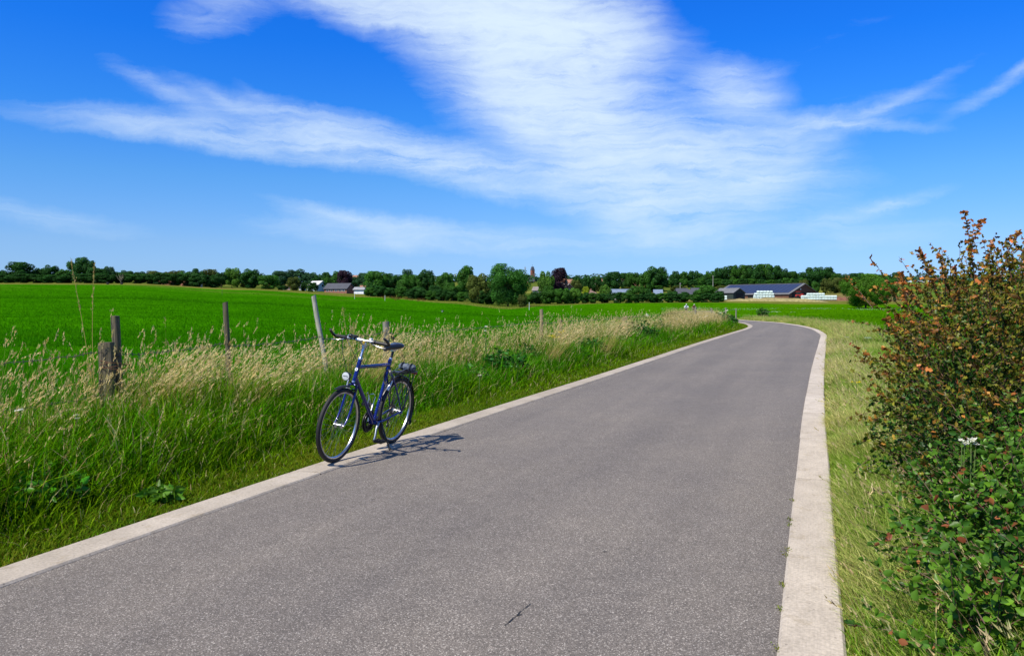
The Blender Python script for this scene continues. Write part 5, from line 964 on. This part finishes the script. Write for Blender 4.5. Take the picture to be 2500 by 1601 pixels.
    part('bike_computer', PLAS, lambda b: (b.box((.905, -.045, 1.158), (.055, .042, .016)), b.tube([(.892, -.045, 1.13), (.90, -.045, 1.15)], .012, 8)), hb)
    part('yellow_badge', mat('yellow_plastic', (.62, .42, .06), .5), lambda b: b.tube([(.905, .062, 1.118), (.918, .062, 1.112)], .013, 10), hb)
    for pts in ([(.93, -.15, 1.11), (1.00, -.12, 1.05), (1.01, -.06, .90), (.97, -.015, .78)], [(.93, .14, 1.11), (1.0, .06, 1.06), (1.0, -.02, .95), (.93, -.015, .80)], [(.90, -.13, 1.12), (.99, -.03, 1.07), (.97, .04, .98), (.87, .022, .86), (.82, .016, .77)], [(.90, .12, 1.12), (.97, .08, 1.02), (.92, .03, .92), (.80, .012, .845), (.40, .012, .832)], [(.03, .03, .62), (.1, .05, .70), (.2, .03, .80), (.27, .012, .835)]):
        part('cable', PLAS, lambda b: b.tube([tuple(sum(w_ * pts[q][j] for q, w_ in enumerate(bz(len(pts) - 1, t_))) for j in range(3)) for t_ in np.linspace(0, 1, 15)], .0028, 5, False))
    # head badge: white ring with a blue centre and a white bar
    hx, hz = ax(.845) + .0195 * .95, .845
    part('head_badge', mat('badge_white', (.75, .78, .80), .4), lambda b: b.ring((0, 0, 0), [(.009, -.0006), (.0155, -.0006), (.0155, .0006), (.009, .0006)], 24), fr).matrix_local = Matrix.Translation((hx + .0012, 0, hz + .006)) @ Quaternion((0, 0, 1), R(90)).to_matrix().to_4x4() @ Quaternion((1, 0, 0), R(-18)).to_matrix().to_4x4()
    part('head_badge', mat('badge_white', (.75, .78, .80), .4), lambda b: b.box((hx + .0016, 0, hz + .006), (.0014, .018, .004)), fr, smooth=False)
    for i in range(7): part('lettering', mat('tube_lettering', (.36, .27, .33), .5), lambda b: b.box((.32 + i * .017, .0155, .8525 + i * .0005), (.010 if i % 3 else .005, .002, .015 if i % 2 else .011)), fr, smooth=False)
    for i in range(6): part('lettering', mat('tube_lettering', (.36, .27, .33), .5), lambda b: b.box((.44 - (i * .02 + .14) * .325 + .0, .0165, .42 + i * .02), (.008, .0022, .012 if i % 2 else .008)), fr, smooth=False)
    # lamp and short front mudguard
    lp = part('headlight', PLAS, lambda b: b.tube([(.985, 0, .800), (1.0, 0, .800), (1.03, 0, .800), (1.055, 0, .800)], [.012, .028, .037, .039], 18)); part('lens', LENS, lambda b: (b.ring((0, 0, 0), [(0.0005, .004), (.022, .003), (.0365, 0), (.0365, -.003), (.0005, -.003)], 22)), lp).matrix_local = Matrix.Translation((1.057, 0, .800)) @ Quaternion((0, 0, 1), R(-90)).to_matrix().to_4x4(); part('lamp_bracket', PLAS, lambda b: b.tube([(ax(.71) + .015, 0, .715), (.975, 0, .75), (.99, 0, .79)], .006, 6), lp)
    def guard(b, x0, a0, a1, r_, w_):
        prof = [(r_, -w_), (r_ + .010, -w_ * .6), (r_ + .013, 0), (r_ + .010, w_ * .6), (r_, w_), (r_ + .0085, w_ * .55), (r_ + .011, 0), (r_ + .0085, -w_ * .55)]; b.ring((x0, 0, WR), prof, 28, R(a0), R(a1))
    part('front_mudguard', PLAS, lambda b: guard(b, WB, 70, 112, .358, .026)); part('rear_mudguard', BLK, lambda b: guard(b, 0, 25, 205, .358, .026)); part('mud_flap', PLAS, lambda b: b.box((-.338, 0, .175), (.004, .05, .05), Quaternion((0, 1, 0), R(-28)).to_matrix()))
    part('mudguard_glint', SIL, lambda b: b.tube([(.262, .017, .585), (.196, .017, .678)], .016, 10));  # silver tube modelled in place of the sun's reflection on the black mudguard
    for s_ in (-1, 1):
        part('front_brake', SIL if s_ < 0 else BLK, lambda b: (b.tube([(ax(.66) + .012, s_ * .05, .64), (ax(.72) + .03, s_ * .042, .735), (ax(.74) + .035, s_ * .035, .75)], [.009, .008, .006], 8), b.box((ax(.67) + .02, s_ * .030, .668), (.05, .012, .014))), fk)
        part('mudguard_stay', BLK, lambda b: b.tube([(0, s_ * .068, .35), (-.17, s_ * .045, .55), (-.255, s_ * .024, .60)], .003, 5))
    part('dynamo', PLAS, lambda b: b.tube([(1.045, -.036, .60), (1.045, -.034, .665), (1.045, -.033, .70)], [.019, .019, .009], 12), fk)
    # carrier with rolled rain gear
    rk = part('rack', BLK, lambda b: ([b.tube([(.17, s_ * .03, .73), (.13, s_ * .055, .742), (-.27, s_ * .06, .742), (-.30, s_ * .03, .742)], .0055, 6) for s_ in (-1, 1)], [b.tube([(x, -.058, .742), (x, .058, .742)], .0045, 6) for x in (.1, 0, -.1, -.2)], b.tube([(-.30, -.03, .742), (-.30, .03, .742)], .0055, 6), [b.tube([(x, s_ * .06, .742), (.0 - .02 * (x < 0), s_ * .075, .36)], .005, 6) for s_ in (-1, 1) for x in (.07, -.10, -.22)], b.box((-.05, 0, .752), (.26, .085, .012))))
    part('rear_light', mat('red_lens', (.05, .004, .004), .25), lambda b: b.box((-.315, 0, .722), (.025, .07, .035)), rk); part('spring_clip', CHROME, lambda b: [b.tube([(.12, s_ * .03, .76), (-.05, s_ * .04, .79), (-.22, s_ * .035, .785)], .0035, 6) for s_ in (-1, 1)], rk)
    rl = part('rolled_jacket', mat('grey_blue_cloth', (.085, .11, .15), .7, 0, 25, .35), lambda b: b.tube([(-.14 + .01 * math.sin(i * 2), -.085 + .017 * i, .794 + .004 * math.sin(i * 3)) for i in range(11)], [.022] + [.036 + .004 * math.sin(i * 2.1) for i in range(9)] + [.022], 12))
    for yq in (-.05, .05): part('strap', PLAS, lambda b: b.tube([(-.14 + .043 * math.cos(a), yq, .792 + .043 * math.sin(a)) for a in np.linspace(-.6, 3.75, 14)], .006, 5), rl)
    # drive train
    part('chainring', BLK, lambda b: (b.ring((.44, -.048, .28), [(.078, -.002), (.098, -.002), (.098, .002), (.078, .002)], 40), [b.box((.44 + .045 * math.cos(a), -.048, .28 + .045 * math.sin(a)), (.09, .004, .014), Quaternion((0, 1, 0), -a).to_matrix()) for a in np.linspace(0, 5.03, 5)])); part('chain_guard', PLAS, lambda b: b.ring((.44, -.060, .28), [(.045, -.003), (.112, -.003), (.112, .003), (.045, .003)], 40))
    part('chain', mat('chain_steel', (.09, .08, .07), .4, .8), lambda b: (b.tube([(.45, -.048, .377), (0, -.045, .382)], .004, 5), b.tube([(.45, -.048, .184), (.04, -.045, .255)], .004, 5)))
    part('cassette', mat('chain_steel', (.09, .08, .07), .4, .8), lambda b: [b.ring((0, -.036 - .004 * i, .345), [(.012, -.001), (.056 - .005 * i, -.001), (.056 - .005 * i, .001), (.012, .001)], 28) for i in range(7)], wheels[1].parent); part('rear_derailleur', BLK, lambda b: (b.tube([(.0, -.062, .325), (.03, -.07, .285), (.045, -.055, .245), (.05, -.05, .185)], [.010, .014, .010, .008], 8), b.ring((.045, -.05, .25), [(.004, -.004), (.02, -.004), (.02, .004), (.004, .004)], 14), b.ring((.05, -.05, .185), [(.004, -.004), (.02, -.004), (.02, .004), (.004, .004)], 14)))
    ca = R(-62)
    for s_ in (-1, 1):
        d_ = Vector((math.cos(ca), 0, math.sin(ca))) * (1 if s_ > 0 else -1); c0 = Vector((.44, s_ * .055, .28)); e = c0 + d_ * .17 + Vector((0, s_ * .02, 0)); bow = Vector((d_.z, 0, -d_.x)) * (-.012 * s_)
        cr = part('crank', mat('crank_alloy', (.30, .33, .38), .38, 1.0), lambda b: b.tube([c0 - d_ * .012, c0, c0.lerp(e, .35) - bow * -1, c0.lerp(e, .75), e, e + d_ * .012], [.010, .015, .0115, .010, .0125, .008], 10))
        part('pedal', PLAS, lambda b: ([b.box(e + Vector((q * .034, s_ * .058, .0)), (.014, .088, .026)) for q in (-1, 1)], [b.box(e + Vector((0, s_ * w_, 0)), (.082, .012, .022)) for w_ in (.02, .098)], b.tube([e, e + Vector((0, s_ * .1, 0))], .009, 8)), cr)
    part('kickstand', BLK, lambda b: (b.tube([(.35, .03, .285), (.352, .075, .20), (.352, .165, .034)], [.011, .009, .008], 8), b.tube([(.352, .160, .042), (.353, .180, .024)], [.012, .014], 8), b.box((.35, .02, .287), (.05, .05, .03))))
    part('bottle_cage', CHROME, lambda b: (b.tube([(.565, .0, .43), (.60, .036, .465), (.622, .036, .53), (.60, .0, .575), (.575, -.036, .53), (.585, -.036, .465), (.565, 0, .43)], .003, 6), b.tube([(.545, .03, .475), (.525, .036, .555), (.56, .032, .59), (.60, .02, .585)], .003, 6), b.tube([(.545, -.03, .475), (.525, -.036, .555), (.56, -.032, .59), (.60, -.02, .585)], .003, 6), b.tube([(.575, 0, .445), (.655, 0, .53)], .004, 6)))
    def lock(b):
        for i in range(4):
            b.tube([(.33 + .006 * i + .020 * math.cos(a), .045 + .052 * math.cos(a), .735 + .075 * math.sin(a) - .002 * i) for a in np.linspace(.3, 6.4, 22)], .0055, 7, False)
        b.tube([(.335, .09, .76), (.34, .10, .735)], .013, 10); b.tube([(.33, .01, .80), (.30, .0, .84)], .006, 6)
    part('cable_lock', mat('lock_sleeve', (.045, .042, .04), .25), lock)
    part('lens_bar', PLAS, lambda b: b.box((1.062, 0, .802), (.002, .05, .004)), lp, smooth=False)
    return root
def bz(n, t_): return [math.comb(n, i) * t_ ** i * (1 - t_) ** (n - i) for i in range(n + 1)]
BLUE = mat('blue_paint', (.004, .011, .145), .22, .25, 0, 0, 0, .5, .6)
bicycle((-1.258, 8.317, .021), math.atan2(-1.011, -.376), R(-8), BLUE, 'dark blue trekking bicycle on its kickstand at the left kerb')

# ------------------------------------------------------------------ two riders far along the road
def person(px, y, label, jersey, shorts, hel, bike_label, paint):
    x = xpx(px, y); z = H1(x, y) + .01; rz = R(-100); bk = bicycle((x, y, z), rz, 0, paint, bike_label, 'bicycles of the two riders', False)
    root = empty('person', (x, y, z), rz, label=label, cat='person', group='riders on the road')
    J = {'pel': (.20, 0, 1.04, .13), 'bel': (.33, 0, 1.17, .135), 'che': (.50, 0, 1.34, .145), 'nek': (.60, 0, 1.43, .06), 'hed': (.66, 0, 1.52, .085), 'top': (.67, 0, 1.60, .075)}
    for s_, a in ((1, 'l'), (-1, 'r')):
        J.update({a + 'hip': (.22, s_ * .09, 1.0, .095), a + 'kne': (.52, s_ * .10, .78 if s_ > 0 else .62, .065), a + 'ank': (.42, s_ * .10, .44 if s_ > 0 else .22, .045), a + 'toe': (.56, s_ * .10, .42 if s_ > 0 else .19, .035), a + 'sho': (.53, s_ * .17, 1.38, .065), a + 'elb': (.68, s_ * .25, 1.24, .045), a + 'wri': (.83, s_ * .24, 1.15, .032), a + 'han': (.87, s_ * .24, 1.13, .035)})
    nm = list(J); E = [('pel', 'bel'), ('bel', 'che'), ('che', 'nek'), ('nek', 'hed'), ('hed', 'top')]
    for a in 'lr': E += [('pel', a + 'hip'), (a + 'hip', a + 'kne'), (a + 'kne', a + 'ank'), (a + 'ank', a + 'toe'), ('che', a + 'sho'), (a + 'sho', a + 'elb'), (a + 'elb', a + 'wri'), (a + 'wri', a + 'han')]
    me = bpy.data.meshes.new('body'); me.from_pydata([J[q][:3] for q in nm], [(nm.index(a), nm.index(c_)) for a, c_ in E], []); o = put(bpy.data.objects.new('body', me), root)
    md = o.modifiers.new('skin', 'SKIN'); sk = me.skin_vertices[0].data
    for i, q in enumerate(nm): sk[i].radius = (J[q][3], J[q][3]); sk[i].use_root = q == 'pel'
    o.modifiers.new('sub', 'SUBSURF').levels = 1
    m_ = bpy.data.materials.new('rider_' + label[:5]); m_.use_nodes = True; t = NT(m_.node_tree); c = t.n('ShaderNodeSeparateXYZ', {0: t.n('ShaderNodeTexCoord').outputs['Object']})
    cloth = t.mix(t.m('GREATER_THAN', c.outputs[2], 1.06), shorts, jersey); sk_ = t.m('MAXIMUM', t.m('GREATER_THAN', c.outputs[2], 1.44), t.m('MAXIMUM', t.m('LESS_THAN', c.outputs[2], .70), t.m('GREATER_THAN', c.outputs[0], .74)))
    b2 = t.n('ShaderNodeBsdfPrincipled', {'Base Color': t.mix(sk_, cloth, (.50, .28, .19)), 'Roughness': .7}); t.link(b2.outputs[0], t.n('ShaderNodeOutputMaterial').inputs[0]); me.materials.append(m_)
    b_ = MB(); b_.ball((.655, 0, 1.60), (.125, .09, .075), 12, 8); b_.build('helmet', mat('helmet_' + label[:5], hel, .3), root)
person(1675, 108, 'white-jerseyed person riding away along the road beyond the pale grass', (.70, .76, .84), (.04, .04, .05), (.75, .78, .8), 'black bicycle ridden by the person in white', BLK)
person(1694, 110, 'dark red-clothed person riding beside a fence post far along the road', (.10, .015, .02), (.03, .02, .02), (.6, .55, .5), 'dark bicycle ridden by the person in dark red', BLK)
